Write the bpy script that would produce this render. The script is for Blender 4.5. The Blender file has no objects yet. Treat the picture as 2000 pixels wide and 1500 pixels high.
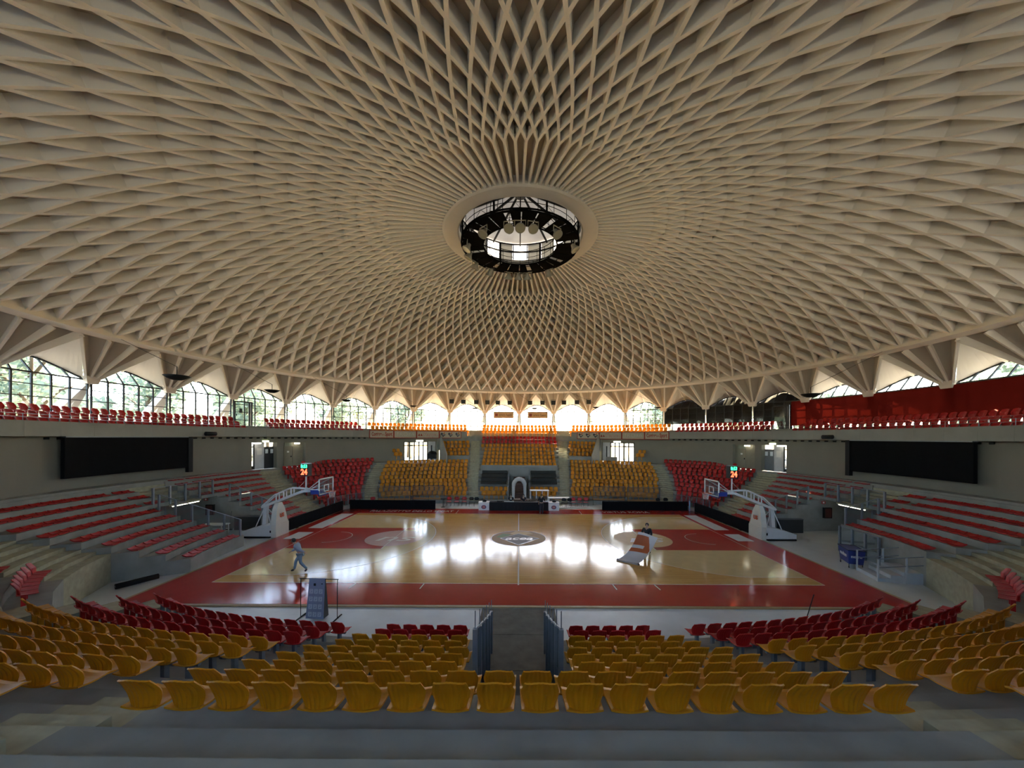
import bpy, math, random
import numpy as np
from mathutils import Vector, Matrix

PI = math.pi
rad = math.radians
random.seed(7)
SC = bpy.context.scene
COL = SC.collection

# ------------------------------------------------------------------ camera, sky, sun, exposure
FPX = 705.0                      # focal length in pixels of the 2000 x 1500 frame
CAM = (0.0, -24.0, 6.7)
cd = bpy.data.cameras.new('camera')
cam = bpy.data.objects.new('camera', cd)
COL.objects.link(cam)
cam.location = CAM
cam.rotation_euler = (rad(90), rad(-0.3), 0)
cd.sensor_fit = 'HORIZONTAL'
cd.sensor_width = 36.0
cd.lens = FPX / 2000.0 * 36.0
cd.shift_x = -14.0 / 2000.0
cd.shift_y = 104.0 / 2000.0
cd.clip_start = 0.05
cd.clip_end = 1000
SC.camera = cam

SUN_EL, SUN_AZ = rad(44), rad(14)     # azimuth from +y towards +x
world = bpy.data.worlds.new('sky')
SC.world = world
world.use_nodes = True
wn = world.node_tree.nodes
wl = world.node_tree.links
wn.clear()
wo = wn.new('ShaderNodeOutputWorld')
wb = wn.new('ShaderNodeBackground')
sky = wn.new('ShaderNodeTexSky')
sky.sky_type = 'NISHITA'
sky.sun_disc = False
sky.sun_elevation = SUN_EL
sky.sun_rotation = SUN_AZ
sky.air_density = 1.0
sky.dust_density = 2.0
wl.new(sky.outputs[0], wb.inputs[0])
wb.inputs[1].default_value = 1.0
wl.new(wb.outputs[0], wo.inputs[0])
sd = bpy.data.lights.new('sun', 'SUN')
sd.energy = 38.0
sd.color = (1.0, 0.79, 0.47)
sd.angle = rad(0.6)
sun = bpy.data.objects.new('sun', sd)
COL.objects.link(sun)
sdir = Vector((math.sin(SUN_AZ) * math.cos(SUN_EL), math.cos(SUN_AZ) * math.cos(SUN_EL), math.sin(SUN_EL)))
sun.rotation_euler = sdir.to_track_quat('Z', 'Y').to_euler()
sun.location = sdir * 120
SC.view_settings.view_transform = 'Standard'
SC.view_settings.look = 'None'
SC.view_settings.gamma = 1.0
SC.view_settings.use_curve_mapping = False
SC.view_settings.exposure = 1.2
SC.cycles.max_bounces = 6
SC.cycles.diffuse_bounces = 4
SC.cycles.glossy_bounces = 2
SC.cycles.transmission_bounces = 2
SC.cycles.transparent_max_bounces = 12
SC.cycles.debug_bvh_type = 'STATIC_BVH'
SC.cycles.debug_use_spatial_splits = True
SC.cycles.use_adaptive_sampling = True
SC.cycles.adaptive_threshold = 0.08
SC.cycles.adaptive_min_samples = 24
SC.cycles.sample_clamp_indirect = 8.0
SC.cycles.caustics_reflective = False
SC.cycles.caustics_refractive = False

# ------------------------------------------------------------------ helpers
MATS = {}

def mat(name, col, rough=0.6, metal=0.0, var=0.08, scale=3.0, bump=0.0, bscale=40.0, emit=None, estr=0.0, spec=0.5):
    if name in MATS:
        return MATS[name]
    m = bpy.data.materials.new(name)
    m.use_nodes = True
    nt = m.node_tree
    b = nt.nodes['Principled BSDF']
    tc = nt.nodes.new('ShaderNodeTexCoord')
    nz = nt.nodes.new('ShaderNodeTexNoise')
    nz.inputs['Scale'].default_value = scale
    nz.inputs['Detail'].default_value = 4
    nt.links.new(tc.outputs['Object'], nz.inputs['Vector'])
    rp = nt.nodes.new('ShaderNodeValToRGB')
    rp.color_ramp.elements[0].position = 0.3
    rp.color_ramp.elements[1].position = 0.7
    rp.color_ramp.elements[0].color = tuple(max(0, c * (1 - var)) for c in col) + (1,)
    rp.color_ramp.elements[1].color = tuple(min(1, c * (1 + var)) for c in col) + (1,)
    nt.links.new(nz.outputs['Fac'], rp.inputs['Fac'])
    nt.links.new(rp.outputs['Color'], b.inputs['Base Color'])
    b.inputs['Roughness'].default_value = rough
    b.inputs['Metallic'].default_value = metal
    b.inputs['Specular IOR Level'].default_value = spec
    if emit:
        b.inputs['Emission Color'].default_value = tuple(emit) + (1,)
        b.inputs['Emission Strength'].default_value = estr
        m.cycles.emission_sampling = 'NONE'
    if bump:
        n2 = nt.nodes.new('ShaderNodeTexNoise')
        n2.inputs['Scale'].default_value = bscale
        n2.inputs['Detail'].default_value = 3
        nt.links.new(tc.outputs['Object'], n2.inputs['Vector'])
        bp = nt.nodes.new('ShaderNodeBump')
        bp.inputs['Strength'].default_value = bump
        bp.inputs['Distance'].default_value = 0.02
        nt.links.new(n2.outputs['Fac'], bp.inputs['Height'])
        nt.links.new(bp.outputs['Normal'], b.inputs['Normal'])
    MATS[name] = m
    return m

def glassmat(name, tint=(1, 1, 1), refl=0.06, haze=0.0):
    if name in MATS:
        return MATS[name]
    m = bpy.data.materials.new(name)
    m.use_nodes = True
    nt = m.node_tree
    nt.nodes.clear()
    out = nt.nodes.new('ShaderNodeOutputMaterial')
    tr = nt.nodes.new('ShaderNodeBsdfTransparent')
    tr.inputs[0].default_value = tuple(tint) + (1,)
    gl = nt.nodes.new('ShaderNodeBsdfGlossy')
    gl.inputs['Roughness'].default_value = 0.04
    lw = nt.nodes.new('ShaderNodeLayerWeight')
    lw.inputs['Blend'].default_value = 0.25
    mr = nt.nodes.new('ShaderNodeMapRange')
    mr.inputs['To Min'].default_value = refl
    mr.inputs['To Max'].default_value = 0.35
    nt.links.new(lw.outputs['Fresnel'], mr.inputs['Value'])
    mx = nt.nodes.new('ShaderNodeMixShader')
    nt.links.new(mr.outputs[0], mx.inputs[0])
    nt.links.new(tr.outputs[0], mx.inputs[1])
    nt.links.new(gl.outputs[0], mx.inputs[2])
    last = mx
    if haze:
        df = nt.nodes.new('ShaderNodeBsdfDiffuse')
        df.inputs[0].default_value = (0.75, 0.8, 0.82, 1)
        m2 = nt.nodes.new('ShaderNodeMixShader')
        m2.inputs[0].default_value = haze
        nt.links.new(mx.outputs[0], m2.inputs[1])
        nt.links.new(df.outputs[0], m2.inputs[2])
        last = m2
    nt.links.new(last.outputs[0], out.inputs[0])
    MATS[name] = m
    return m

def clothmat(name, col, trans):
    if name in MATS:
        return MATS[name]
    m = bpy.data.materials.new(name)
    m.use_nodes = True
    nt = m.node_tree
    nt.nodes.clear()
    out = nt.nodes.new('ShaderNodeOutputMaterial')
    tc = nt.nodes.new('ShaderNodeTexCoord')
    nz = nt.nodes.new('ShaderNodeTexNoise')
    nz.inputs['Scale'].default_value = 1.2
    rp = nt.nodes.new('ShaderNodeValToRGB')
    rp.color_ramp.elements[0].color = tuple(c * 0.85 for c in col) + (1,)
    rp.color_ramp.elements[1].color = tuple(min(1, c * 1.1) for c in col) + (1,)
    nt.links.new(tc.outputs['Object'], nz.inputs['Vector'])
    nt.links.new(nz.outputs['Fac'], rp.inputs['Fac'])
    d = nt.nodes.new('ShaderNodeBsdfDiffuse')
    t = nt.nodes.new('ShaderNodeBsdfTranslucent')
    mx = nt.nodes.new('ShaderNodeMixShader')
    mx.inputs[0].default_value = trans
    nt.links.new(rp.outputs[0], d.inputs[0])
    nt.links.new(rp.outputs[0], t.inputs[0])
    nt.links.new(d.outputs[0], mx.inputs[1])
    nt.links.new(t.outputs[0], mx.inputs[2])
    nt.links.new(mx.outputs[0], out.inputs[0])
    MATS[name] = m
    return m

def link(name, data, parent=None, loc=(0, 0, 0), rz=0.0):
    o = bpy.data.objects.new(name, data)
    COL.objects.link(o)
    o.location = loc
    if rz:
        o.rotation_euler = (0, 0, rz)
    if parent is not None:
        o.parent = parent
    return o

def tag(o, label=None, cat=None, group=None, kind=None):
    if label:
        o['label'] = label
    if cat:
        o['category'] = cat
    if group:
        o['group'] = group
    if kind:
        o['kind'] = kind
    return o

def thing(name, label, cat, loc=(0, 0, 0), rz=0.0, group=None, kind=None):
    o = link(name, None, None, loc, rz)
    o.empty_display_size = 0.1
    return tag(o, label, cat, group, kind)

class MB:
    def __init__(self):
        self.v, self.f = [], []

    def add(self, vs, fs):
        n = len(self.v)
        self.v += [tuple(p) for p in vs]
        self.f += [tuple(i + n for i in f) for f in fs]
        return self

    def box(self, x0, x1, y0, y1, z0, z1, M=None):
        vs = [(x0, y0, z0), (x1, y0, z0), (x1, y1, z0), (x0, y1, z0), (x0, y0, z1), (x1, y0, z1), (x1, y1, z1), (x0, y1, z1)]
        if M is not None:
            vs = [M @ Vector(p) for p in vs]
        return self.add(vs, [(0, 3, 2, 1), (4, 5, 6, 7), (0, 1, 5, 4), (1, 2, 6, 5), (2, 3, 7, 6), (3, 0, 4, 7)])

    def hexa(self, b, t):
        """bottom quad, top quad (same winding)"""
        return self.add(list(b) + list(t), [(3, 2, 1, 0), (4, 5, 6, 7), (0, 1, 5, 4), (1, 2, 6, 5), (2, 3, 7, 6), (3, 0, 4, 7)])

    def prism(self, poly, z0, z1, axis='z'):
        n = len(poly)
        def P(a, b, c):
            return (a, b, c) if axis == 'z' else ((a, c, b) if axis == 'y' else (c, a, b))
        vs = [P(a, b, z0) for a, b in poly] + [P(a, b, z1) for a, b in poly]
        fs = [tuple(range(n))[::-1], tuple(range(n, 2 * n))]
        fs += [(i, (i + 1) % n, (i + 1) % n + n, i + n) for i in range(n)]
        return self.add(vs, fs)

    def beam(self, p0, p1, w, h=None, up=(0, 0, 1), w1=None, h1=None):
        h = h or w
        w1 = w1 or w
        h1 = h1 or h
        p0, p1 = Vector(p0), Vector(p1)
        d = (p1 - p0).normalized()
        u = Vector(up)
        if abs(d.dot(u)) > 0.98:
            u = Vector((0, 1, 0))
        s = d.cross(u).normalized()
        u = s.cross(d)
        q = lambda p, w, h: [p - s * w / 2 - u * h / 2, p + s * w / 2 - u * h / 2, p + s * w / 2 + u * h / 2, p - s * w / 2 + u * h / 2]
        return self.add(q(p0, w, h) + q(p1, w1, h1), [(3, 2, 1, 0), (4, 5, 6, 7), (0, 1, 5, 4), (1, 2, 6, 5), (2, 3, 7, 6), (3, 0, 4, 7)])

    def tube(self, pts, r, n=8, closed=False):
        pts = [Vector(p) for p in pts]
        rs = r if isinstance(r, (list, tuple)) else [r] * len(pts)
        N = len(pts)
        base = len(self.v)
        prev = None
        for i, p in enumerate(pts):
            a = pts[i - 1] if (i > 0 or closed) else p
            b = pts[(i + 1) % N] if (i < N - 1 or closed) else p
            d = (b - a).normalized()
            u = prev if prev is not None else (Vector((0, 0, 1)) if abs(d.z) < 0.9 else Vector((1, 0, 0)))
            s = d.cross(u).normalized()
            u = s.cross(d).normalized()
            prev = u
            for k in range(n):
                t = 2 * PI * k / n
                self.v.append(tuple(p + (s * math.cos(t) + u * math.sin(t)) * rs[i]))
        for i in range(N if closed else N - 1):
            j = (i + 1) % N
            for k in range(n):
                k2 = (k + 1) % n
                self.f.append((base + i * n + k, base + i * n + k2, base + j * n + k2, base + j * n + k))
        if not closed:
            self.f.append(tuple(base + k for k in range(n))[::-1])
            self.f.append(tuple(base + (N - 1) * n + k for k in range(n)))
        return self

    def lathe(self, prof, n=24, c=(0, 0, 0), a0=0.0, a1=2 * PI):
        full = abs(a1 - a0 - 2 * PI) < 1e-6
        m = n if full else n + 1
        base = len(self.v)
        for i in range(m):
            t = a0 + (a1 - a0) * i / n
            for r, z in prof:
                self.v.append((c[0] + r * math.sin(t), c[1] + r * math.cos(t), c[2] + z))
        P = len(prof)
        for i in range(n):
            j = (i + 1) % m
            for k in range(P - 1):
                self.f.append((base + i * P + k, base + j * P + k, base + j * P + k + 1, base + i * P + k + 1))
        return self

    def disc(self, c, r, n=24, z=None):
        b = len(self.v)
        for i in range(n):
            t = 2 * PI * i / n
            self.v.append((c[0] + r * math.cos(t), c[1] + r * math.sin(t), c[2]))
        self.f.append(tuple(range(b, b + n)))
        return self

    def sphere(self, c, r, n=10, m=6, s=(1, 1, 1)):
        prof = [(r * math.sin(PI * k / m), -r * math.cos(PI * k / m)) for k in range(m + 1)]
        b = len(self.v)
        self.lathe(prof, n)
        for i in range(b, len(self.v)):
            p = self.v[i]
            self.v[i] = (c[0] + p[0] * s[0], c[1] + p[1] * s[1], c[2] + p[2] * s[2])
        return self

    def mesh(self, name, m, smooth=False):
        me = bpy.data.meshes.new(name)
        me.from_pydata([tuple(p) for p in self.v], [], self.f)
        me.update()
        if m is not None:
            me.materials.append(m)
        if smooth:
            for p in me.polygons:
                p.use_smooth = True
        return me

    def build(self, name, m, parent=None, smooth=False, loc=(0, 0, 0), rz=0.0):
        return link(name, self.mesh(name, m, smooth), parent, loc, rz)

def textmesh(txt, size, depth=0.0, align='CENTER', shear=0.0, bold=0.0, spacing=1.0):
    cu = bpy.data.curves.new('text', 'FONT')
    cu.body = txt
    cu.size = size
    cu.align_x = align
    cu.align_y = 'CENTER'
    cu.extrude = depth
    cu.shear = shear
    cu.offset = bold
    cu.space_character = spacing
    o = bpy.data.objects.new('text', cu)
    COL.objects.link(o)
    dg = bpy.context.evaluated_depsgraph_get()
    me = bpy.data.meshes.new_from_object(o.evaluated_get(dg))
    bpy.data.objects.remove(o)
    bpy.data.curves.remove(cu)
    return me

def text(name, txt, size, m, parent, M, depth=0.004, shear=0.0, bold=0.0, width=None, spacing=1.0):
    me = textmesh(txt, size, depth, shear=shear, bold=bold, spacing=spacing)
    if width:
        xs = [v.co.x for v in me.vertices]
        f = width / (max(xs) - min(xs))
        for v in me.vertices:
            v.co.x *= f
    me.transform(M)
    me.materials.clear()
    me.materials.append(m)
    return link(name, me, parent)

def px_of(p):
    z = p[1] - CAM[1]
    if z < 0.3:
        return None
    return (1014 + FPX * (p[0] - CAM[0]) / z, 854 - FPX * (p[2] - CAM[2]) / z, z)

def in_photo(p):
    q = px_of(p)
    return q is not None and 300 < q[0] < 1728 and 255 < q[1] < 1268

def in_frame(p, m=40):
    q = px_of(p)
    return q is not None and -m < q[0] < 2000 + m and -m < q[1] < 1500 + m

ORD = ['first', 'second', 'third', 'fourth', 'fifth', 'sixth', 'seventh', 'eighth', 'ninth', 'tenth', 'eleventh', 'twelfth',
       'thirteenth', 'fourteenth', 'fifteenth', 'sixteenth', 'seventeenth', 'eighteenth', 'nineteenth', 'twentieth']
def ordw(i):
    if i < 20:
        return ORD[i]
    tens = ['twenty', 'thirty', 'forty', 'fifty', 'sixty', 'seventy'][(i + 1) // 10 - 2]
    u = (i + 1) % 10
    return (tens[:-1] + 'ieth') if u == 0 else tens + '-' + ORD[u - 1]

# ------------------------------------------------------------------ materials
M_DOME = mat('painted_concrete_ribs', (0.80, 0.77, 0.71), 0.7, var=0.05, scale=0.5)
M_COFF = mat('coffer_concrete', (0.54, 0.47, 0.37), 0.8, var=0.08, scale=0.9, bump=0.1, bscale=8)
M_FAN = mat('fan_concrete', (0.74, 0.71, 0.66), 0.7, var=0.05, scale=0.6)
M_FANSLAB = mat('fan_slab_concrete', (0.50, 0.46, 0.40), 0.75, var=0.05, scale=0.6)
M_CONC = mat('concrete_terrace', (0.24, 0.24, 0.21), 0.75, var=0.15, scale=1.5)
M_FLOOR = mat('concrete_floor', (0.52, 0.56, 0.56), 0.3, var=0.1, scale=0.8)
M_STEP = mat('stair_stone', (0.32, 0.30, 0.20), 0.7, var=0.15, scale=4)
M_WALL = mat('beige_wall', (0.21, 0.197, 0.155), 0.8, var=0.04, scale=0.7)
M_PARA = mat('parapet_grey', (0.26, 0.26, 0.235), 0.75, var=0.08, scale=1)
M_FRAME = mat('dark_window_frame', (0.02, 0.025, 0.03), 0.5)
M_BLACK = mat('black_metal', (0.006, 0.006, 0.007), 0.6, spec=0.25)
M_BOARD = mat('black_board', (0.006, 0.006, 0.007), 0.85, spec=0.08)
M_GANT = mat('matt_black', (0.005, 0.005, 0.005), 0.95, spec=0.02)
M_GREY = mat('grey_metal', (0.22, 0.25, 0.28), 0.4, metal=0.6)
M_WHITE = mat('white_paint', (0.75, 0.75, 0.72), 0.45, var=0.03)
M_RED = mat('red_plastic', (0.42, 0.008, 0.009), 0.42, var=0.1)
M_YEL = mat('yellow_plastic', (0.58, 0.245, 0.006), 0.42, var=0.08)
def translucent(m, fac, col):
    nt = m.node_tree
    out = nt.nodes['Material Output']
    b = nt.nodes['Principled BSDF']
    t = nt.nodes.new('ShaderNodeBsdfTranslucent')
    t.inputs[0].default_value = tuple(col) + (1,)
    mx = nt.nodes.new('ShaderNodeMixShader')
    mx.inputs[0].default_value = fac
    nt.links.new(b.outputs[0], mx.inputs[1])
    nt.links.new(t.outputs[0], mx.inputs[2])
    nt.links.new(mx.outputs[0], out.inputs[0])
translucent(M_RED, 0.2, (0.6, 0.02, 0.015))
translucent(M_YEL, 0.25, (0.85, 0.42, 0.01))
M_GLASS = glassmat('window_glass', (0.93, 0.96, 0.97), 0.04)
M_RAILGLASS = glassmat('rail_glass', (0.90, 0.93, 0.93), 0.05, 0.025)
M_BOUNCE = mat('bounce_ground', (0.68, 0.49, 0.22), 0.9, var=0.2, scale=0.2)  # added bright ground: bounces warm sunlight up to the dome
M_DIMGROUND = mat('dim_ground', (0.13, 0.13, 0.13), 0.9, var=0.2, scale=0.5)  # added dark ring: cuts the light bounced up onto the eaves
M_LAWN = mat('lawn_grass', (0.15, 0.15, 0.12), 0.9, var=0.3, scale=0.4)
M_LEAF = clothmat('tree_leaves', (0.24, 0.31, 0.24), 0.4)
M_BARK = mat('tree_bark', (0.12, 0.09, 0.06), 0.9)
M_LAMP = mat('fluorescent_tube', (0.9, 0.9, 0.8), 0.5, emit=(1.0, 0.93, 0.72), estr=4.0)

# ------------------------------------------------------------------ ground, hall floor
g = MB().lathe([(26.05, 3.5), (40, 3.42)], 72)
tag(g.build('ground', M_DIMGROUND), 'added dark ground strip around the hall, cutting light bounced onto the eaves', 'ground', kind='structure')
g = MB().lathe([(40, 3.41), (70, 3.3), (150, 3.2)], 24, a0=rad(-42), a1=rad(50))
tag(g.build('ground', M_BOUNCE), 'added pale sandy ground outside the far windows, bouncing warm light indoors', 'ground', kind='structure')
g = MB().lathe([(40, 3.40), (70, 3.29), (150, 3.19)], 60, a0=rad(50), a1=rad(318)).lathe([(150, 3.18), (280, 3.1)], 60)
tag(g.build('lawn', M_LAWN), 'green lawn around the hall outside the windows', 'lawn', kind='structure')
fl = MB().lathe([(0.001, -0.05), (26.4, -0.05)], 72)
floor = fl.build('floor', M_FLOOR)
tag(floor, 'grey polished concrete floor around the basketball court', 'floor', kind='structure')

# ------------------------------------------------------------------ dome
RS, HTOP = 51.1, 20.0
S5 = math.sqrt(RS * RS - 25.0)
def hz(r):
    return HTOP + math.sqrt(RS * RS - r * r) - S5
RJ = [26.2, 24.65, 23.1, 21.55, 20.05, 18.5, 17.0, 15.55, 14.2, 13.0, 11.9, 10.9, 9.95, 9.1, 8.3, 5.04]
NR = 108
DA = 2 * PI / NR
def depth_of(r):
    return 0.44 + 0.08 * min(1, max(0, (r - 6) / 18))
def pol(r, a, h):
    return Vector((r * math.sin(a), r * math.cos(a), h))
def dn(r, a, off):
    """point on the rib underside sphere at radius r, angle a, lifted by off along the dome normal"""
    n = Vector((r * math.sin(a), r * math.cos(a), math.sqrt(RS * RS - r * r))) / RS
    return pol(r, a, hz(r)) + n * off

ceiling = thing('ceiling', 'ribbed concrete dome with diamond coffers around a round skylight', 'ceiling', kind='structure')

def sweep_rib(angs, rs, w0, w1):
    """tapered rib along (r, angle) stations"""
    mb = MB()
    pts = []
    for k, (r, a) in enumerate(zip(rs, angs)):
        pts.append((r, a))
    fine = []
    for k in range(len(pts) - 1):
        for t in (0, 0.5):
            fine.append((pts[k][0] * (1 - t) + pts[k + 1][0] * t, pts[k][1] * (1 - t) + pts[k + 1][1] * t))
    fine.append(pts[-1])
    N = len(fine)
    for k, (r, a) in enumerate(fine):
        a_ = fine[max(0, k - 1)]
        b_ = fine[min(N - 1, k + 1)]
        d = (dn(b_[0], b_[1], 0) - dn(a_[0], a_[1], 0)).normalized()
        n = Vector((r * math.sin(a), r * math.cos(a), math.sqrt(RS * RS - r * r))) / RS
        s = d.cross(n).normalized()
        f = min(1, max(0, (r - 5) / 21))
        wb = w1 + (w0 - w1) * f
        wt = wb * 1.35
        p = dn(r, a, 0)
        q = dn(r, a, depth_of(r) + 0.04)
        mb.v += [tuple(p - s * wb / 2), tuple(p + s * wb / 2), tuple(q + s * wt / 2), tuple(q - s * wt / 2)]
    for k in range(N - 1):
        a, b = 4 * k, 4 * k + 4
        for e in range(4):
            e2 = (e + 1) % 4
            mb.f.append((a + e, a + e2, b + e2, b + e))
    mb.f.append((3, 2, 1, 0))
    mb.f.append(tuple(range(4 * N - 4, 4 * N)))
    return mb

J = 14
for sgn in (1, -1):
    me = sweep_rib([(0.5 + sgn * 0.5 * j) * DA for j in range(J + 1)], RJ[:J + 1], 0.17, 0.10).mesh('rib', M_DOME)
    for m in range(NR):
        link('diagonal_rib', me, ceiling, (0, 0, 0), -m * DA)
me = sweep_rib([0.5 * DA, 0.5 * DA, 0.5 * DA], [RJ[14] + 0.1, 6.7, 5.04], 0.17, 0.115).mesh('radial_rib', M_DOME)
for m in range(NR):
    link('radial_rib', me, ceiling, (0, 0, 0), -m * DA)

def cnode(j, half):
    """coffer-level node: half = angle in units of half a rib step"""
    r = RJ[j]
    return dn(r, half * DA / 2, depth_of(r))
def coffer(j):
    """coffer in ring j centred on angle 0 in its own frame, offset by parity afterwards"""
    if j == 0:
        vs = [cnode(0, -1), cnode(0, 1), cnode(1, 0)]
    elif j == 14:
        vs = [cnode(13, 0), cnode(14, 1), cnode(15, 1), cnode(15, -1), cnode(14, -1)]
    else:
        vs = [cnode(j - 1, 0), cnode(j, 1), cnode(j + 1, 0), cnode(j, -1)]
    n = Vector((0, 0, 0.06))
    k = len(vs)
    up = [v + n for v in vs]
    fs = [tuple(range(k)), tuple(range(k, 2 * k))[::-1]] + [(i, (i + 1) % k, (i + 1) % k + k, i + k) for i in range(k)]
    return vs, MB().add(vs + up, fs)
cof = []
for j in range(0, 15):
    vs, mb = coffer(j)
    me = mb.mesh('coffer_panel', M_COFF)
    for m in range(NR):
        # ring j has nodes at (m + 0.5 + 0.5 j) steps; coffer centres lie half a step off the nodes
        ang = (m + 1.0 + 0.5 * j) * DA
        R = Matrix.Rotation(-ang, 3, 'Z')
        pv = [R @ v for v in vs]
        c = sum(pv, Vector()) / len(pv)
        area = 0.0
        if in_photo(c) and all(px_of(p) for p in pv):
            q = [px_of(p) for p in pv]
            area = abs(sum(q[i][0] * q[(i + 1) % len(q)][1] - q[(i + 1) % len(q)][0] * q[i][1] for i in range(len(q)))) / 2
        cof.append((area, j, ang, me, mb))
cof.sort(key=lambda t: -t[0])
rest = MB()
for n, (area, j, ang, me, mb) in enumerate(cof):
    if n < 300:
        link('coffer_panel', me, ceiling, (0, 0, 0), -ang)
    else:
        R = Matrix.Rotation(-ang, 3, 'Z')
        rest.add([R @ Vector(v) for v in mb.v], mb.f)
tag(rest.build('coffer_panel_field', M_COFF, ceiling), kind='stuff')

# ring beam where the diagonal ribs land
rb = MB().lathe([(26.02, 12.97), (26.45, 12.80), (26.60, 12.88), (27.25, 13.22), (27.25, 13.95), (26.2, 13.95), (26.02, 13.2), (26.02, 12.97)], 108)
rb.build('ring_beam', M_DOME, ceiling)
# flat soffit ring and kerb of the oculus
MB().lathe([(5.12, 20.42), (5.08, 19.97), (4.95, 19.93), (4.12, 19.96), (4.02, 20.02), (4.02, 20.45), (5.12, 20.42)], 108).build('oculus_ring', M_FAN, ceiling)

# fans over the feet and wavy eaves between them
NB = 36
BA = 2 * PI / NB
RF, HF = 28.5, 10.38
RN, HN = 26.5, 12.83
def fan_mesh():
    mb = MB()
    nodes = [pol(RN, (k - 1.5) * DA, HN) for k in range(4)]
    feet = [pol(RF, (k - 1.5) * 0.0052, HF + 0.02) for k in range(4)]
    off = Vector((0, 0.05, 0.10))
    vs, fs = [], []
    for k in range(3):
        # fluted: the slab dips back a little between its ribs
        mid = (nodes[k] + nodes[k + 1]) / 2 + Vector((0, 0.36, 0.2))
        q = [nodes[k], nodes[k + 1], feet[k + 1], feet[k], mid, (feet[k] + feet[k + 1]) / 2]
        b = len(vs)
        vs += q + [p + off for p in q]
        fs += [(b, b + 3, b + 5, b + 4), (b + 4, b + 5, b + 2, b + 1), (b + 6, b + 10, b + 11, b + 9), (b + 10, b + 7, b + 8, b + 11),
               (b, b + 4, b + 10, b + 6), (b + 4, b + 1, b + 7, b + 10)]
    return mb.add(vs, fs)
def wave(s):
    """eave edge between two feet, s in -1..1; returns radius, angle, height"""
    c = math.cos(PI * s / 2)
    c = max(0.0, c) ** 1.25
    return RF + 0.12 + 0.85 * c, s * (BA / 2 - 0.011), HF + 0.06 + 1.02 * c
def eave_mesh(n=16):
    mb = MB()
    N = pol(RN, 0, HN)
    w = [pol(*wave(-1 + 2 * i / n)) for i in range(n + 1)]
    o = Vector((0, 0.10, 0.10))
    # two rings so the shell bellies slightly
    mid = [N * 0.5 + p * 0.5 + Vector((0, 0.10, 0.10)) * math.cos(PI * (-1 + 2 * i / n) / 2) for i, p in enumerate(w)]
    vs = [N] + mid + w + [p + o for p in w] + [p + o for p in mid] + [N + o]
    fs = []
    m = n + 1
    last = len(vs) - 1
    for i in range(n):
        fs.append((0, 1 + i, 2 + i))
        fs.append((1 + i, 1 + m + i, 2 + m + i, 2 + i))
        fs.append((1 + m + i, 1 + 2 * m + i, 2 + 2 * m + i, 2 + m + i))
        fs.append((1 + 2 * m + i, 1 + 3 * m + i, 2 + 3 * m + i, 2 + 2 * m + i))
        fs.append((1 + 3 * m + i, last, 2 + 3 * m + i))
    return mb.add(vs, fs)
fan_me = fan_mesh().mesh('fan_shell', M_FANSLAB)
fr = []
for k in range(4):
    a = (k - 1.5) * DA
    mb = MB().beam(pol(RN - 0.05, a, HN - 0.02), pol(RF, (k - 1.5) * 0.0065, HF), 0.14, 0.42, w1=0.12, h1=0.2)
    fr.append(mb.mesh('fan_rib', M_DOME))
foot_me = MB().hexa([pol(RF - 0.16, -0.011, HF - 0.28), pol(RF + 0.3, -0.011, HF - 0.28), pol(RF + 0.3, 0.011, HF - 0.28), pol(RF - 0.16, 0.011, HF - 0.28)],
                    [pol(RF - 0.22, -0.016, HF + 0.2), pol(RF + 0.3, -0.016, HF + 0.2), pol(RF + 0.3, 0.016, HF + 0.2), pol(RF - 0.22, 0.016, HF + 0.2)]).mesh('fan_foot', M_DOME)
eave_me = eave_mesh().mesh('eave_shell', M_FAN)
crease = MB().beam(pol(RN, 0.0, HN - 0.02), pol(RF + 0.75, -0.004, HF + 0.98), 0.07, 0.14).mesh('eave_crease', M_DOME)
strut = []
for sg, tang in ((-1, 1.5), (1, 0.95)):
    strut.append(MB().beam((0, RF + 0.25, HF - 0.1), (sg * tang, 34.2, 3.2), 0.30, 0.42, w1=0.5, h1=0.55).mesh('strut_leg', M_DOME))
for b in range(NB):
    fan = link('fan_shell', fan_me, ceiling, (0, 0, 0), -b * BA)
    for me in fr:
        link('fan_rib', me, fan)
    link('fan_foot', foot_me, fan)
    ev = link('eave_shell', eave_me, ceiling, (0, 0, 0), -(b + 0.5) * BA)
    link('eave_crease', crease, ev)
    for me in strut:
        link('strut_leg', me, ceiling, (0, 0, 0), -b * BA)

# ------------------------------------------------------------------ lantern over the oculus
M_LANT = clothmat('lantern_roof_skin', (0.42, 0.43, 0.46), 0.02)
M_DIFFUSER = clothmat('lantern_diffuser_pane', (0.8, 0.8, 0.8), 0.4)  # panes made diffusing so no direct sunbeam drops through the oculus
M_DIMPANE = clothmat('lantern_dimmed_pane', (0.42, 0.42, 0.40), 0.02)  # most panes made nearly opaque to dim the lantern
lantern = thing('lantern', 'round glazed lantern with white conical roof over the oculus', 'skylight', (0, 0, 20.4), kind='structure')
MB().lathe([(4.3, 1.32), (2.2, 2.35), (0.25, 2.75), (0.001, 2.76)], 48).build('roof_skin', M_LANT, lantern)
for k in range(12):
    a = 2 * PI * k / 12
    MB().beam(pol(4.1, a, 1.2), pol(0.15, a, 2.62), 0.09, 0.14).build('roof_rafter', M_BLACK, lantern)
MB().lathe([(0.34, 2.72), (0.36, 2.3), (0.001, 2.28)], 16).build('roof_hub', M_BLACK, lantern)
for z in (0.02, 0.68, 1.28):
    MB().lathe([(4.16, z - 0.04), (4.16, z + 0.04), (4.06, z + 0.04), (4.06, z - 0.04), (4.16, z - 0.04)], 48).build('window_ring', M_BLACK, lantern)
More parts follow.
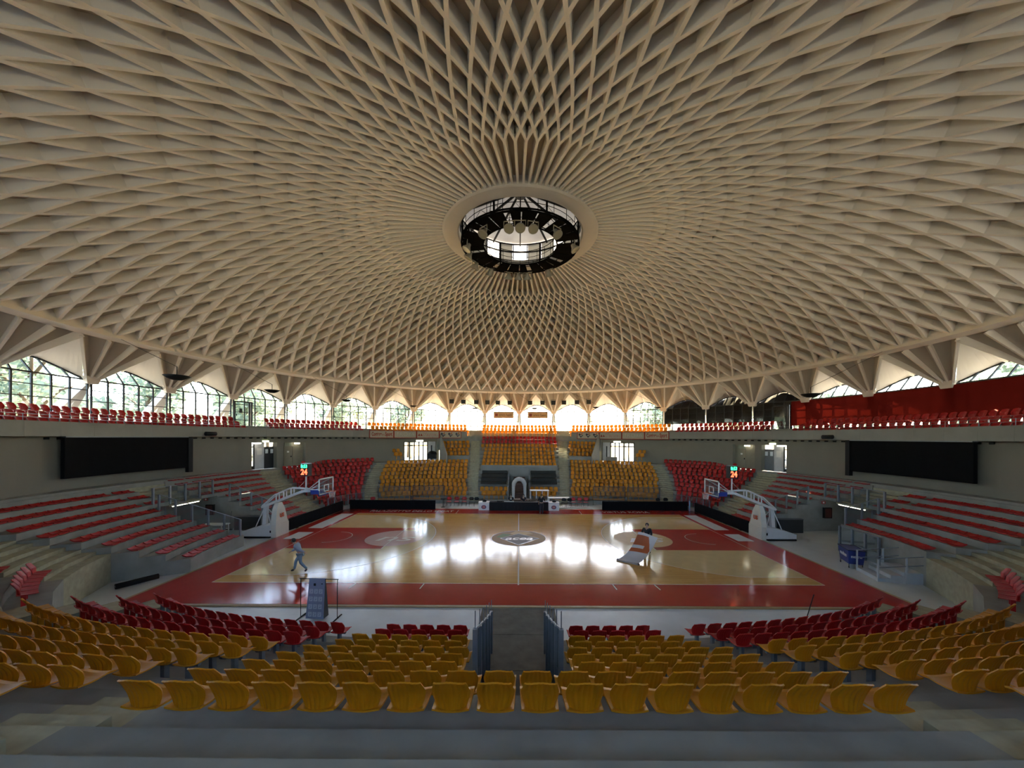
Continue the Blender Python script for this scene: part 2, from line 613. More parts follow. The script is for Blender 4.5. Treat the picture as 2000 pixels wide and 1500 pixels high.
for k in range(24):
    a = 2 * PI * (k + 0.5) / 24
    MB().beam(pol(4.11, a, 0), pol(4.11, a, 1.3), 0.09, 0.09).build('mullion', M_BLACK, lantern)
    b = 2 * PI / 24
    MB().add([pol(4.12, a + 0.012, 0.05), pol(4.12, a + b - 0.012, 0.05), pol(4.12, a + b - 0.012, 1.26), pol(4.12, a + 0.012, 1.26)], [(0, 1, 2, 3)]).build('pane', M_DIFFUSER if k in (2, 11, 15, 21, 23) else M_DIMPANE, lantern)

# ------------------------------------------------------------------ terraces of the stands
def lerp_tab(tab, k):
    if k <= tab[0][0]:
        return tab[0][1]
    for (k0, v0), (k1, v1) in zip(tab, tab[1:]):
        if k <= k1:
            return v0 + (v1 - v0) * (k - k0) / (k1 - k0)
    return tab[-1][1]
def curve_r(k, phi):
    """plan radius (m) of the front edge of row k in direction phi (rad, from +y towards +x)"""
    if k <= 9:
        a, b, n = 16.85 + 0.88 * k, 12.65 + 0.84 * k, 3.0
    else:
        t = (k - 9) / 6.0
        a, b, n = 24.77 + 0.7 * t, 20.21 + (25.3 - 20.21) * t, 3.0 - t
    if k <= 9 and math.cos(phi) > 0:
        n = 4.6 - 1.6 * max(0.0, k) / 9.0
    s, c = abs(math.sin(phi)), abs(math.cos(phi))
    return ((s / a) ** n + (c / b) ** n) ** (-1.0 / n)
def flank_h(k, phi):
    return 0.62 + 0.314 * k
def row_h(k, phi):
    s = math.sin(phi) ** 2
    return 0.32 + (1 - s) * (0.30 * k + 0.0075 * k * k) + s * 0.314 * k
def sector(k0, k1, p0a, p1a, p0b, p1b, ztop, zbot, n=None):
    """solid between row curves k0 and k1; angles p0a..p1a at the front edge, p0b..p1b at the back (rad)"""
    n = n or max(2, int(abs(p1a - p0a) / rad(3)))
    mb = MB()
    for i in range(n + 1):
        t = i / n
        pa, pb = p0a + (p1a - p0a) * t, p0b + (p1b - p0b) * t
        ra, rb_ = curve_r(k0, pa), curve_r(k1, pb)
        za, zb = ztop(pa), ztop(pb)
        bot = zbot
        mb.v += [tuple(pol(ra, pa, bot)), tuple(pol(rb_, pb, bot)), tuple(pol(rb_, pb, zb)), tuple(pol(ra, pa, za))]
    for i in range(n):
        a, b = 4 * i, 4 * i + 4
        for e in range(4):
            e2 = (e + 1) % 4
            mb.f.append((a + e, b + e, b + e2, a + e2))
    mb.f.append((0, 1, 2, 3))
    mb.f.append((4 * n + 3, 4 * n + 2, 4 * n + 1, 4 * n))
    return mb

A1I = [(0, 17.6), (9, 13.4), (15, 12.0)]
A1O = [(0, 21.6), (9, 16.5), (15, 14.6)]
A2I = [(0, 50.5), (9, 40.4), (10, 39.4)]
A2O = [(0, 53.9), (9, 43.1), (10, 42.1)]
A3F = [(0, 67.0), (10, 64.0)]
A3N = [(0, 74.0), (10, 68.3)]
A3Fn = [(0, 58.0), (10, 60.0)]
A3Nn = [(0, 69.0), (10, 66.5)]
VF = [(0, 83.6), (10, 83.6)]
VC = [(0, 87.0), (10, 87.0)]
UPE = [(9, 24.0), (15, 24.0)]
def gapedge(near):
    def f(k):
        gx = 1.42 - 0.12 * k if near else 1.05
        if k >= 7:
            return 0.0
        return math.degrees(math.atan(gx / (12.65 + 0.84 * k)))
    return f
def tabf(t):
    return lambda k: lerp_tab(t, k)
BLOCKS = []   # (name, near, side, kmin, kmax, phi0(k), phi1(k), zbot)
for near in (False, True):
    for side in (-1, 1):
        BLOCKS += [('center', near, side, 0, 14, gapedge(near), tabf(A1I), -0.05),
                   ('middle', near, side, 0, 9, tabf(A1O), tabf(A2I), -0.05),
                   ('upper', near, side, 10, 14, tabf(A1O), tabf(UPE), -0.05),
                   ('corner', near, side, 3 if near else 0, 9, tabf(A2O), tabf(A3Fn if near else A3F), -0.05),
                   ('flank', near, side, 3 if near and side > 0 else 0, 9, tabf(A3Nn if near else A3N), tabf(VF), -0.05),
                   ('bridge', near, side, 6, 9, tabf(VF), tabf(VC), 2.3)]
AISLES = [(tabf(A1I), tabf(A1O), 0, 14, (False, True)), (tabf(A2I), tabf(A2O), 0, 9, (False, True)), (tabf(A3F), tabf(A3N), 0, 9, (False,)), (tabf(A3Fn), tabf(A3Nn), 3, 9, (True,))]
def phi_map(deg, near, side):
    d = 180.0 - deg if near else deg
    return rad(d) * side

SIDEW = {-1: 'left', 1: 'right'}
stands = {}
for near in (False, True):
    for side in (-1, 1):
        lab = ('near' if near else 'far') + ' half of the ' + SIDEW[side] + ' concrete grandstand terraces'
        stands[(near, side)] = thing('grandstand', lab, 'grandstand', kind='structure')
for name, near, side, kmin, kmax, f0, f1, zb in BLOCKS:
    for k in range(kmin, kmax + 1):
        a0, a1 = phi_map(f0(k), near, side), phi_map(f1(k), near, side)
        # the edge of a block may jump between rows (gap over the tunnel): keep it straight within a row
        b0, b1 = phi_map(f0(k + 1) if abs(f0(k + 1) - f0(k)) < 3 else f0(k), near, side), phi_map(f1(k + 1), near, side)
        zt = (lambda p, k=k: flank_h(k, p)) if name in ('flank', 'bridge') else (lambda p, k=k: row_h(k, p))
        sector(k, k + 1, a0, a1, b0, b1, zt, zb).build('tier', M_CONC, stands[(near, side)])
for f0, f1, kmin, kmax, nears in AISLES:
    zb = -0.05
    for near in nears:
        for side in (-1, 1):
            st = stands[(near, side)]
            for k in range(kmin, kmax + 1):
                for h in (0, 1):
                    ka, kb = k + 0.5 * h, k + 0.5 * h + 0.5
                    zt = lambda p, k=k, h=h: (row_h(k, p) if h == 0 else 0.5 * (row_h(k, p) + row_h(k + 1, p)))
                    sector(ka, kb, phi_map(f0(ka), near, side), phi_map(f1(ka), near, side), phi_map(f0(kb), near, side), phi_map(f1(kb), near, side), zt, zb, 2).build('stair_step', M_STEP, st)
# aisle above the side tunnels
for side in (-1, 1):
    for k in range(6, 10):
        for h in (0, 1):
            ka, kb = k + 0.5 * h, k + 0.5 * h + 0.5
            zt = lambda p, k=k, h=h: (row_h(k, p) if h == 0 else 0.5 * (row_h(k, p) + row_h(k + 1, p)))
            sector(ka, kb, rad(87) * side, rad(93) * side, rad(87) * side, rad(93) * side, zt, 2.3, 2).build('stair_step', M_STEP, stands[(False, side)])
# lintel beams over the side tunnels and concourse floor behind the rows
CONC_H = 3.58
def ringarc(r0f, r1, p0, p1, z0, z1, n=None):
    n = n or max(2, int(abs(p1 - p0) / rad(2.5)))
    mb = MB()
    for i in range(n + 1):
        p = p0 + (p1 - p0) * i / n
        r0 = r0f(p) if callable(r0f) else r0f
        mb.v += [tuple(pol(r0, p, z0)), tuple(pol(r1, p, z0)), tuple(pol(r1, p, z1)), tuple(pol(r0, p, z1))]
    for i in range(n):
        a, b = 4 * i, 4 * i + 4
        for e in range(4):
            e2 = (e + 1) % 4
            mb.f.append((a + e, b + e, b + e2, a + e2))
    mb.f.append((0, 1, 2, 3))
    mb.f.append((4 * n + 3, 4 * n + 2, 4 * n + 1, 4 * n))
    return mb
for side in (-1, 1):
    for lo, hi, k in ((24.0, 41.5, 9.4), (41.5, 83.6, 10), (96.4, 138.5, 10), (138.5, 156.0, 9.4)):
        ringarc(lambda p, k=k: min(25.9, curve_r(k, p)), 26.06, rad(lo) * side, rad(hi) * side, -0.05, CONC_H).build('concourse_slab', M_CONC, stands[(lo > 90, side)])
    ringarc(lambda p: min(25.9, curve_r(10, p)), 26.06, rad(83.6) * side, rad(96.4) * side, 2.9, CONC_H).build('concourse_slab', M_CONC, stands[(False, side)])
    # side walls of the raised centre stand
    for near in (False, True):
        ph = phi_map(24.2, near, side)
        MB().hexa([pol(21.2, ph, 3.4), pol(25.4, ph, 3.4), pol(25.4, ph + 0.004, 3.4), pol(21.2, ph + 0.004, 3.4)],
                  [pol(21.2, ph, 4.6), pol(25.4, ph, 7.3), pol(25.4, ph + 0.004, 7.3), pol(21.2, ph + 0.004, 4.6)]).build('stand_side_wall', M_PARA, stands[(near, side)])

# ------------------------------------------------------------------ gallery ring, outer wall
GR = [25.4, 26.25, 27.1, 28.72]
GH = [6.82, 7.18, 7.62]
gallery = thing('gallery', 'raised gallery ring of three stepped rows under the windows', 'gallery', kind='structure')
for i in range(3):
    for s in range(12):
        ringarc(GR[i], GR[i + 1], rad(30 * s), rad(30 * s + 30), 6.62 if i < 2 else 6.62, GH[i], 12).build('tier', M_CONC, gallery)
for s in range(2):
    sg = (-1, 1)[s]
    for a in range(16, 164, 4):
        ringarc(25.28, 25.4, rad(a) * sg, rad(a + 3.98) * sg, 6.62, 7.42, 3).build('parapet_panel', M_PARA, gallery)

def phi_px(px, R):
    t = (px - 1014.0) / FPX
    lo, hi = 0.0, rad(100)
    s = 1 if t >= 0 else -1
    t = abs(t)
    for _ in range(60):
        m = (lo + hi) / 2
        if R * math.sin(m) < t * (24 + R * math.cos(m)):
            lo = m
        else:
            hi = m
    return s * lo
RW = 26.0
DOORS = [(788, 853), (553, 597), (491, 541)]
for side in (-1, 1):
    wall = thing('wall_left' if side < 0 else 'wall_right', 'curved beige wall with doors below the ' + SIDEW[side] + ' gallery', 'wall', kind='structure')
    spans = []
    for a, b in DOORS:
        p = sorted((abs(phi_px(a, RW)), abs(phi_px(b, RW))))
        spans.append(p)
    spans.sort()
    cur = rad(24.0)
    for p0, p1 in spans:
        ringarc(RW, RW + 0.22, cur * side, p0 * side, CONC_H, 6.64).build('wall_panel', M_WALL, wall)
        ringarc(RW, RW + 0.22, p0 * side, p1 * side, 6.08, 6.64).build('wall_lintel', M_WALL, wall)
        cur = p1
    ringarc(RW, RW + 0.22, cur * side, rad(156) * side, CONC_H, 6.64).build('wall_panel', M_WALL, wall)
    # small dark vents along the top of the wall
    for i in range(56):
        a = rad(44.5 + i * 1.42)
        if i < 40:
            MB().box(-0.13, 0.13, -0.02, 0.02, -0.06, 0.06, Matrix.Translation(pol(RW - 0.02, a * side, 6.50)) @ Matrix.Rotation(-a * side, 4, 'Z')).build('vent', M_BLACK, wall)
    # back wall of the side tunnel
    ringarc(25.6, 25.9, rad(83) * side, rad(97) * side, -0.05, 3.0).build('tunnel_back', M_WALL, wall)

# ------------------------------------------------------------------ glazing between the feet
NCOL = 5
HB = 7.5
ROWS = [HB, 8.22, 8.95, 9.67, HF - 0.02]
RG = 28.6
def glass_uv(s):
    return s * (BA / 2 - 0.004)
pane_me = {}
for c in range(NCOL):
    s0, s1 = -1 + 2 * c / NCOL, -1 + 2 * (c + 1) / NCOL
    a0, a1 = glass_uv(s0) + 0.0012, glass_uv(s1) - 0.0012
    for r in range(4):
        z0, z1 = ROWS[r] + 0.02, ROWS[r + 1] - 0.02
        pane_me[(c, r)] = MB().add([pol(RG, a0, z0), pol(RG, a1, z0), pol(RG, a1, z1), pol(RG, a0, z1)], [(0, 1, 2, 3)]).mesh('pane', M_GLASS)
    def top(s):
        r, a, h = wave(s)
        return pol(r - 0.02, a, h + 0.02)
    n = 4
    lowp = [pol(RG, glass_uv(s0 + (s1 - s0) * i / n), ROWS[4]) for i in range(n + 1)]
    topp = [top(s0 + (s1 - s0) * i / n) for i in range(n + 1)]
    pane_me[(c, 4)] = MB().add(lowp + topp, [(i, i + 1, i + n + 2, i + n + 1) for i in range(n)]).mesh('pane', M_GLASS)
mul_me, tra_me = [], []
for c in range(NCOL + 1):
    s = -1 + 2 * c / NCOL
    a = glass_uv(s)
    mul_me.append(MB().beam(pol(RG, a, HB), pol(RG, a, ROWS[4]), 0.085, 0.08).mesh('mullion', M_FRAME))
    if 0 < c < NCOL:
        r, b, h = wave(s)
        mul_me.append(MB().beam(pol(RG, a, ROWS[4]), pol(r - 0.02, b, h), 0.075, 0.07).mesh('mullion', M_FRAME))
for i, z in enumerate(ROWS):
    w = 0.09 if i in (0, 4) else 0.05
    mb = MB()
    for q in range(4):
        b0, b1 = glass_uv(-1 + q / 2), glass_uv(-0.5 + q / 2)
        mb.beam(pol(RG, b0, z), pol(RG, b1, z), 0.05, w)
    tra_me.append(mb.mesh('transom', M_FRAME))
eb = MB()
ws = [wave(-1 + i / 8) for i in range(17)]
for p, q in zip(ws, ws[1:]):
    eb.beam(pol(p[0], p[1], p[2] - 0.03), pol(q[0], q[1], q[2] - 0.03), 0.10, 0.09)
edge_me = eb.mesh('eave_trim', M_FRAME)
sheet = MB()
sheet.add([pol(RG, glass_uv(-1), HB), pol(RG, 0, HB), pol(RG, glass_uv(1), HB), pol(RG, glass_uv(1), ROWS[4]), pol(RG, 0, ROWS[4]), pol(RG, glass_uv(-1), ROWS[4])], [(0, 1, 4, 5), (1, 2, 3, 4)])
lw_ = [pol(RG, glass_uv(-1 + i / 4), ROWS[4]) for i in range(9)]
tp_ = [pol(wave(-1 + i / 4)[0], wave(-1 + i / 4)[1], wave(-1 + i / 4)[2]) for i in range(9)]
sheet.add(lw_ + tp_, [(i, i + 1, i + 10, i + 9) for i in range(8)])
sheet_me = sheet.mesh('pane', M_GLASS)
for b in range(NB):
    ph = (b + 0.5) * BA
    w = link('window_%d' % (b + 1), None, None, (0, 0, 0), -ph)
    w.empty_display_size = 0.1
    tag(w, kind='structure')
    d = math.degrees(ph)
    vis = d < 100 or d > 260
    for me in mul_me:
        if vis or me is mul_me[0]:
            link('mullion', me, w)
    link('eave_trim', edge_me, w)
    for i, me in enumerate(tra_me):
        if vis or i == 4:
            link('transom', me, w)
    if vis:
        for c in range(NCOL):
            for r in range(5):
                link('pane', pane_me[(c, r)], w)
    else:
        link('pane', sheet_me, w)

# ------------------------------------------------------------------ seats
def shell(fn, nu, nv, th):
    """closed thin shell of a surface fn(u, v) with u, v in -1..1 / 0..1"""
    P = [[Vector(fn(-1 + 2 * i / nu, j / nv)) for i in range(nu + 1)] for j in range(nv + 1)]
    N = []
    for j in range(nv + 1):
        row = []
        for i in range(nu + 1):
            du = P[j][min(nu, i + 1)] - P[j][max(0, i - 1)]
            dv = P[min(nv, j + 1)][i] - P[max(0, j - 1)][i]
            row.append(du.cross(dv).normalized())
        N.append(row)
    vs = [P[j][i] for j in range(nv + 1) for i in range(nu + 1)] + [P[j][i] - N[j][i] * th for j in range(nv + 1) for i in range(nu + 1)]
    W = nu + 1
    o = W * (nv + 1)
    fs = []
    for j in range(nv):
        for i in range(nu):
            a = j * W + i
            fs.append((a, a + 1, a + W + 1, a + W))
            fs.append((o + a, o + a + W, o + a + W + 1, o + a + 1))
    for i in range(nu):
        fs.append((i + 1, i, o + i, o + i + 1))
        a = nv * W + i
        fs.append((a, a + 1, o + a + 1, o + a))
    for j in range(nv):
        a = j * W
        fs.append((a, a + W, o + a + W, o + a))
        a = j * W + nu
        fs.append((a + W, a, o + a, o + a + W))
    return MB().add(vs, fs)
# local frame: faces -Y, floor of the row at z = 0
def back_fn(flute):
    def fn(u, v):
        w = 0.145 + 0.06 * math.sin(min(1, v / 0.62) * PI / 2) - 0.03 * max(0, (v - 0.62) / 0.38)
        y = 0.15 + 0.13 * v - 0.075 * math.sin(v * PI) * 0.6 - 0.055 * u * u
        z = 0.43 + 0.40 * v + (0.014 * math.cos(u * PI) - 0.012 * abs(u) ** 3) * v
        if flute:
            y += 0.005 * math.cos(u * PI * 7) * (0.4 + 0.6 * (1 - v))
        return (u * w, y, z)
    return fn
def pan_fn(u, v):
    w = 0.225 - 0.02 * v
    y = -0.24 + 0.42 * v
    z = 0.45 - 0.03 * math.sin(v * PI * 0.9) + 0.025 * u * u - (0.03 if v < 0.1 else 0) + 0.01 * v
    return (u * w, y, z)
hi_back = shell(back_fn(True), 28, 8, 0.018)
hi_pan = shell(pan_fn, 8, 6, 0.018)
lo_back = shell(back_fn(False), 4, 2, 0.02)
lo_pan = shell(pan_fn, 2, 2, 0.02)
leg_mb = MB().box(-0.04, 0.04, 0.0, 0.10, 0.0, 0.41).box(-0.2, 0.2, 0.02, 0.08, 0.38, 0.42)
SEATM = {'red': M_RED, 'yellow': M_YEL}
hi_me = {c: (hi_back.mesh('backrest', m, True), hi_pan.mesh('seat_pan', m, True)) for c, m in SEATM.items()}
leg_me = leg_mb.mesh('bracket', M_GREY)
one = MB().add(lo_back.v, lo_back.f).add(lo_pan.v, lo_pan.f).box(-0.04, 0.04, 0.0, 0.10, 0.0, 0.42)
def lowpan_fn(u, v):
    return (u * 0.215, -0.2 + 0.40 * v, 0.05 + 0.09 * max(0, (v - 0.6) / 0.4) ** 1.5 + 0.025 * u * u)
lowpan = shell(lowpan_fn, 4, 5, 0.04)
lowpan_me = lowpan.mesh('low_stadium_chair', M_RED, True)
lo_me = {c: one.mesh('stadium_seat', m, True) for c, m in SEATM.items()}
SEATS = []   # pos, rz, colour, near, label
def put_row(k, p0, p1, hfun, rfun, colour, near, where, row, pitch=0.5, low=False):
    """seats along a row curve between plan angles p0 and p1 (rad)"""
    n = 160
    pts = [pol(rfun(p0 + (p1 - p0) * i / n), p0 + (p1 - p0) * i / n, 0) for i in range(n + 1)]
    L = [0.0]
    for a, b in zip(pts, pts[1:]):
        L.append(L[-1] + (b - a).length)
    cnt = int((L[-1] - 0.12) / pitch)
    off = (L[-1] - cnt * pitch) / 2 + pitch / 2
    if abs(math.sin(p0)) < 1e-4:
        off = pitch / 2                      # rows that run on across the middle of the hall
    i = 0
    for s in range(cnt):
        d = off + s * pitch
        while L[i + 1] < d:
            i += 1
        t = (d - L[i]) / (L[i + 1] - L[i])
        p = pts[i].lerp(pts[i + 1], t)
        tg = pts[i + 1] - pts[i]
        nrm = Vector((-tg.y, tg.x, 0)).normalized()
        if nrm.dot(p) < 0:
            nrm = -nrm                       # outward
        ph = math.atan2(p.x, p.y)
        p.z = hfun(ph)
        rz = math.atan2(-nrm.x, nrm.y)       # local +Y to the outward normal
        SEATS.append((p, rz, colour, near, where, row, s, low))

def seat_colour(name, near, k):
    if name in ('corner', 'flank', 'bridge'):
        return 'red'
    if near:
        if name == 'middle':
            return 'red' if k <= 2 else 'yellow'
        return 'red' if k <= 1 else 'yellow'
    if name == 'center' and k in (13, 14):
        return 'red'
    return 'yellow'
WHERE = {('center', False): 'far stand beside the central tunnel', ('middle', False): 'far stand below the sponsor panels',
         ('upper', False): 'far upper stand beside the glass doors', ('corner', False): 'far corner stand below the wall doors',
         ('flank', False): 'side stand behind the basket', ('bridge', False): 'side stand above the fluorescent tunnel lamp',
         ('center', True): 'near stand beside the central passage', ('middle', True): 'near stand beyond the first stairway',
         ('corner', True): 'near corner stand', ('flank', True): 'near side stand before the tunnel', ('bridge', True): 'near side stand over the tunnel'}
for name, near, side, kmin, kmax, f0, f1, zb in BLOCKS:
    for k in range(kmin, kmax + 1):
        if near and (k >= 9 or name == 'upper'):
            continue
        if name == 'middle' and k == 9:
            continue
        if name == 'upper' and k == 14:
            continue
        if name == 'center' and not near and (2 <= k <= 6):
            continue                          # rows under the black covers
        d0, d1 = f0(k + 0.5), f1(k + 0.5)
        if name in ('corner',) and k == 9 and not near:
            d1 = 60.0
        p0, p1 = phi_map(d0, near, side), phi_map(d1, near, side)
        low = name in ('flank', 'bridge')
        put_row(k, p0, p1, (lambda p, k=k: flank_h(k, p)) if low else (lambda p, k=k: row_h(k, p)), lambda p, k=k: curve_r(k + (0.27 if low else 0.52), p), seat_colour(name, near, k), near, SIDEW[side] + ' ' + WHERE[(name, near)], k, low=low)
    if name == 'middle' and not near:
        for k in (10, 11):
            p0, p1 = phi_map(35.2, near, side), phi_map(38.2, near, side)
            put_row(k, p0, p1, lambda p, k=k: CONC_H + 0.4 * (k - 9), lambda p, k=k: 24.2 + 0.85 * (k - 10), 'yellow', False, SIDEW[side] + ' small raised block beside the glass doors', k)
for side in (-1, 1):
    for i in range(3):
        R = GR[i] + 0.45
        for d0, d1, col, where in ((0.0, 11.9, 'yellow', 'far gallery above the red rows'), (14.9, 43.0, 'yellow', 'far gallery above the sponsor panels'), (44.2, 66.0, 'red', 'corner gallery'), (70.5, 108.0, 'red', 'side gallery')):
            if side > 0 and d0 > 70 and i == 2:
                pass
            put_row(i, rad(d0) * side, rad(d1) * side, lambda p, i=i: GH[i], lambda p, R=R: R, col, False, SIDEW[side] + ' ' + where, i, pitch=0.52)

def seat_size(p):
    q = px_of((p.x, p.y, p.z + 0.6))
    return FPX / q[2] if q else 0
cand = []
for i, s in enumerate(SEATS):
    if in_frame((s[0].x, s[0].y, s[0].z + 0.6), 80):
        cand.append((1 if in_photo((s[0].x, s[0].y, s[0].z + 0.75)) else 0, seat_size(s[0]), i))
cand.sort(key=lambda t: (-t[0], -t[1]))
single = {t[2] for t in [t for t in cand if t[0] and not SEATS[t[2]][7]][:300]} | {t[2] for t in [t for t in cand if t[0] and SEATS[t[2]][7]][:300]}
left_v = {'red': [], 'yellow': []}
for i, (p, rz, c, near, where, row, s, low) in enumerate(SEATS):
    if i in single:
        grp = c + ' plastic seats of the stands'
        big = (p.y - CAM[1]) < 15.5
        if low:
            o = link('low_stadium_chair', lowpan_me, None, p, rz)
            tag(o, 'low red bench seat, %s, %s row, %s along' % (where, ordw(row), ordw(s)), 'bench seat', 'low red seats of the side stands')
            continue
        lab = '%s plastic seat, %s, %s row, %s seat along' % (c, where, ordw(row), ordw(s))
        if big:
            o = thing('stadium_seat', lab, 'seat', p, rz, grp)
            link('backrest', hi_me[c][0], o)
            link('seat_pan', hi_me[c][1], o)
            link('bracket', leg_me, o)
        else:
            o = link('stadium_seat', lo_me[c], None, p, rz)
            tag(o, lab, 'seat', grp)
    elif in_frame((p.x, p.y, p.z + 0.6), 150) or p.y > -20:
        left_v[c].append((p, rz, 2 if low else (1 if (p.y - CAM[1]) < 9 else 0)))
hi_all = MB().add(hi_back.v, hi_back.f).add(hi_pan.v, hi_pan.f)
for c, l in left_v.items():
    V, F, n = [], [], 0
    for p, rz, big in l:
        src = (one, hi_all, lowpan)[big]
        A = np.array(src.v)
        ca, sa = math.cos(rz), math.sin(rz)
        B = np.stack([A[:, 0] * ca - A[:, 1] * sa + p.x, A[:, 0] * sa + A[:, 1] * ca + p.y, A[:, 2] + p.z], 1)
        V += B.tolist()
        F += [tuple(q + n for q in f) for f in src.f]
        n += len(src.v)
    me = bpy.data.meshes.new('remaining_seats')
    me.from_pydata(V, [], F)
    me.materials.append(SEATM[c])
    o = link('stadium_seating', me)
    tag(o, 'remaining small %s seats filling the distant rows of the stands' % c, 'seating', kind='stuff')


# ------------------------------------------------------------------ the court
def courtmat():
    m = bpy.data.materials.new('court_parquet')
    m.use_nodes = True
    nt = m.node_tree
    b = nt.nodes['Principled BSDF']
    tc = nt.nodes.new('ShaderNodeTexCoord')
    mp = nt.nodes.new('ShaderNodeMapping')
    mp.inputs['Scale'].default_value = (1, 1, 1)
    nt.links.new(tc.outputs['Object'], mp.inputs['Vector'])
    br = nt.nodes.new('ShaderNodeTexBrick')
    br.inputs['Scale'].default_value = 1.0
    br.inputs['Brick Width'].default_value = 1.1
    br.inputs['Row Height'].default_value = 0.12
    br.inputs['Mortar Size'].default_value = 0.004
    br.inputs['Color1'].default_value = (0.62, 0.37, 0.11, 1)
    br.inputs['Color2'].default_value = (0.54, 0.30, 0.085, 1)
    br.inputs['Mortar'].default_value = (0.32, 0.22, 0.11, 1)
    nt.links.new(mp.outputs[0], br.inputs['Vector'])
    nt.links.new(br.outputs['Color'], b.inputs['Base Color'])
    b.inputs['Roughness'].default_value = 0.2
    return m, nt, b
def gloss(m, scale=(0.6, 5.0, 1.0), strength=0.04, rough=0.11):
    nt = m.node_tree
    b = nt.nodes['Principled BSDF']
    tc = nt.nodes.new('ShaderNodeTexCoord')
    mp = nt.nodes.new('ShaderNodeMapping')
    mp.inputs['Scale'].default_value = scale
    nz = nt.nodes.new('ShaderNodeTexNoise')
    nz.inputs['Scale'].default_value = 1.6
    nz.inputs['Detail'].default_value = 3
    bp = nt.nodes.new('ShaderNodeBump')
    bp.inputs['Strength'].default_value = strength
    bp.inputs['Distance'].default_value = 0.02
    nt.links.new(tc.outputs['Object'], mp.inputs['Vector'])
    nt.links.new(mp.outputs[0], nz.inputs['Vector'])
    nt.links.new(nz.outputs['Fac'], bp.inputs['Height'])
    nt.links.new(bp.outputs['Normal'], b.inputs['Normal'])
    b.inputs['Roughness'].default_value = rough
    b.inputs['Coat Weight'].default_value = 0.0
    b.inputs['Specular IOR Level'].default_value = 0.2
    b.inputs['Coat Roughness'].default_value = 0.12
    return m
M_COURT = courtmat()[0]
gloss(M_COURT)
M_RBAND = gloss(mat('court_red_paint', (0.38, 0.030, 0.022), 0.2, var=0.06, scale=2))
M_PALE = gloss(mat('court_pale_lacquer', (0.58, 0.44, 0.21), 0.2, var=0.05, scale=2))
M_LINE = gloss(mat('court_line', (0.80, 0.76, 0.68), 0.25, var=0.02))
M_EDGE = mat('court_wood_border', (0.34, 0.23, 0.10), 0.45)
M_STICK = gloss(mat('floor_sticker', (0.70, 0.72, 0.70), 0.3, var=0.04))
M_CIRC = mat('centre_circle_brown', (0.32, 0.19, 0.08), 0.55, var=0.06, spec=0.15)
M_ACEA = mat('centre_diamond_grey', (0.20, 0.18, 0.16), 0.55, spec=0.15)
M_GREEN = mat('centre_green', (0.17, 0.24, 0.10), 0.55, spec=0.15)
M_PINK = gloss(mat('key_circle_pink', (0.60, 0.40, 0.34), 0.25, var=0.06, scale=3))
M_OCH = mat('key_circle_ochre', (0.48, 0.31, 0.12), 0.5, var=0.06, scale=3, spec=0.15)

court = thing('floor', 'glossy basketball court of pale parquet with red painted borders', 'floor', kind='structure')
court.name = 'court_floor'
def flat(name, poly, z, m, parent=court):
    return MB().add([(x, y, z) for x, y in poly], [tuple(range(len(poly)))]).build(name, m, parent)
def rect(x0, x1, y0, y1):
    return [(x0, y0), (x1, y0), (x1, y1), (x0, y1)]
def strip(name, pts, w, z, m, closed=False):
    mb = MB()
    N = len(pts)
    for i in range(N):
        a = pts[i - 1] if (i or closed) else pts[i]
        b = pts[(i + 1) % N] if (i < N - 1 or closed) else pts[i]
        d = Vector((b[0] - a[0], b[1] - a[1])).normalized()
        mb.v += [(pts[i][0] - d.y * w / 2, pts[i][1] + d.x * w / 2, z), (pts[i][0] + d.y * w / 2, pts[i][1] - d.x * w / 2, z)]
    for i in range(N if closed else N - 1):
        j = (i + 1) % N
        mb.f.append((2 * i, 2 * i + 1, 2 * j + 1, 2 * j))
    return mb.build(name, m, court)
MB().box(-16.15, 16.15, -9.75, 9.75, -0.05, -0.004).build('wood_border', M_EDGE, court)
MB().box(-16.0, 16.0, -9.6, 9.6, -0.045, 0.0).build('red_border', M_RBAND, court)
MB().box(-14, 14, -7.5, 7.5, -0.04, 0.002).build('parquet', M_COURT, court)
strip('sideline', [(-14, -7.5), (14, -7.5), (14, 7.5), (-14, 7.5)], 0.06, 0.008, M_LINE, True)
strip('centre_line', [(0, -7.65), (0, -1.8)], 0.07, 0.008, M_LINE)
strip('centre_line', [(0, 1.8), (0, 7.65)], 0.07, 0.008, M_LINE)
def arc(cx, cy, r, a0, a1, n=32):
    return [(cx + r * math.cos(a0 + (a1 - a0) * i / n), cy + r * math.sin(a0 + (a1 - a0) * i / n)) for i in range(n + 1)]
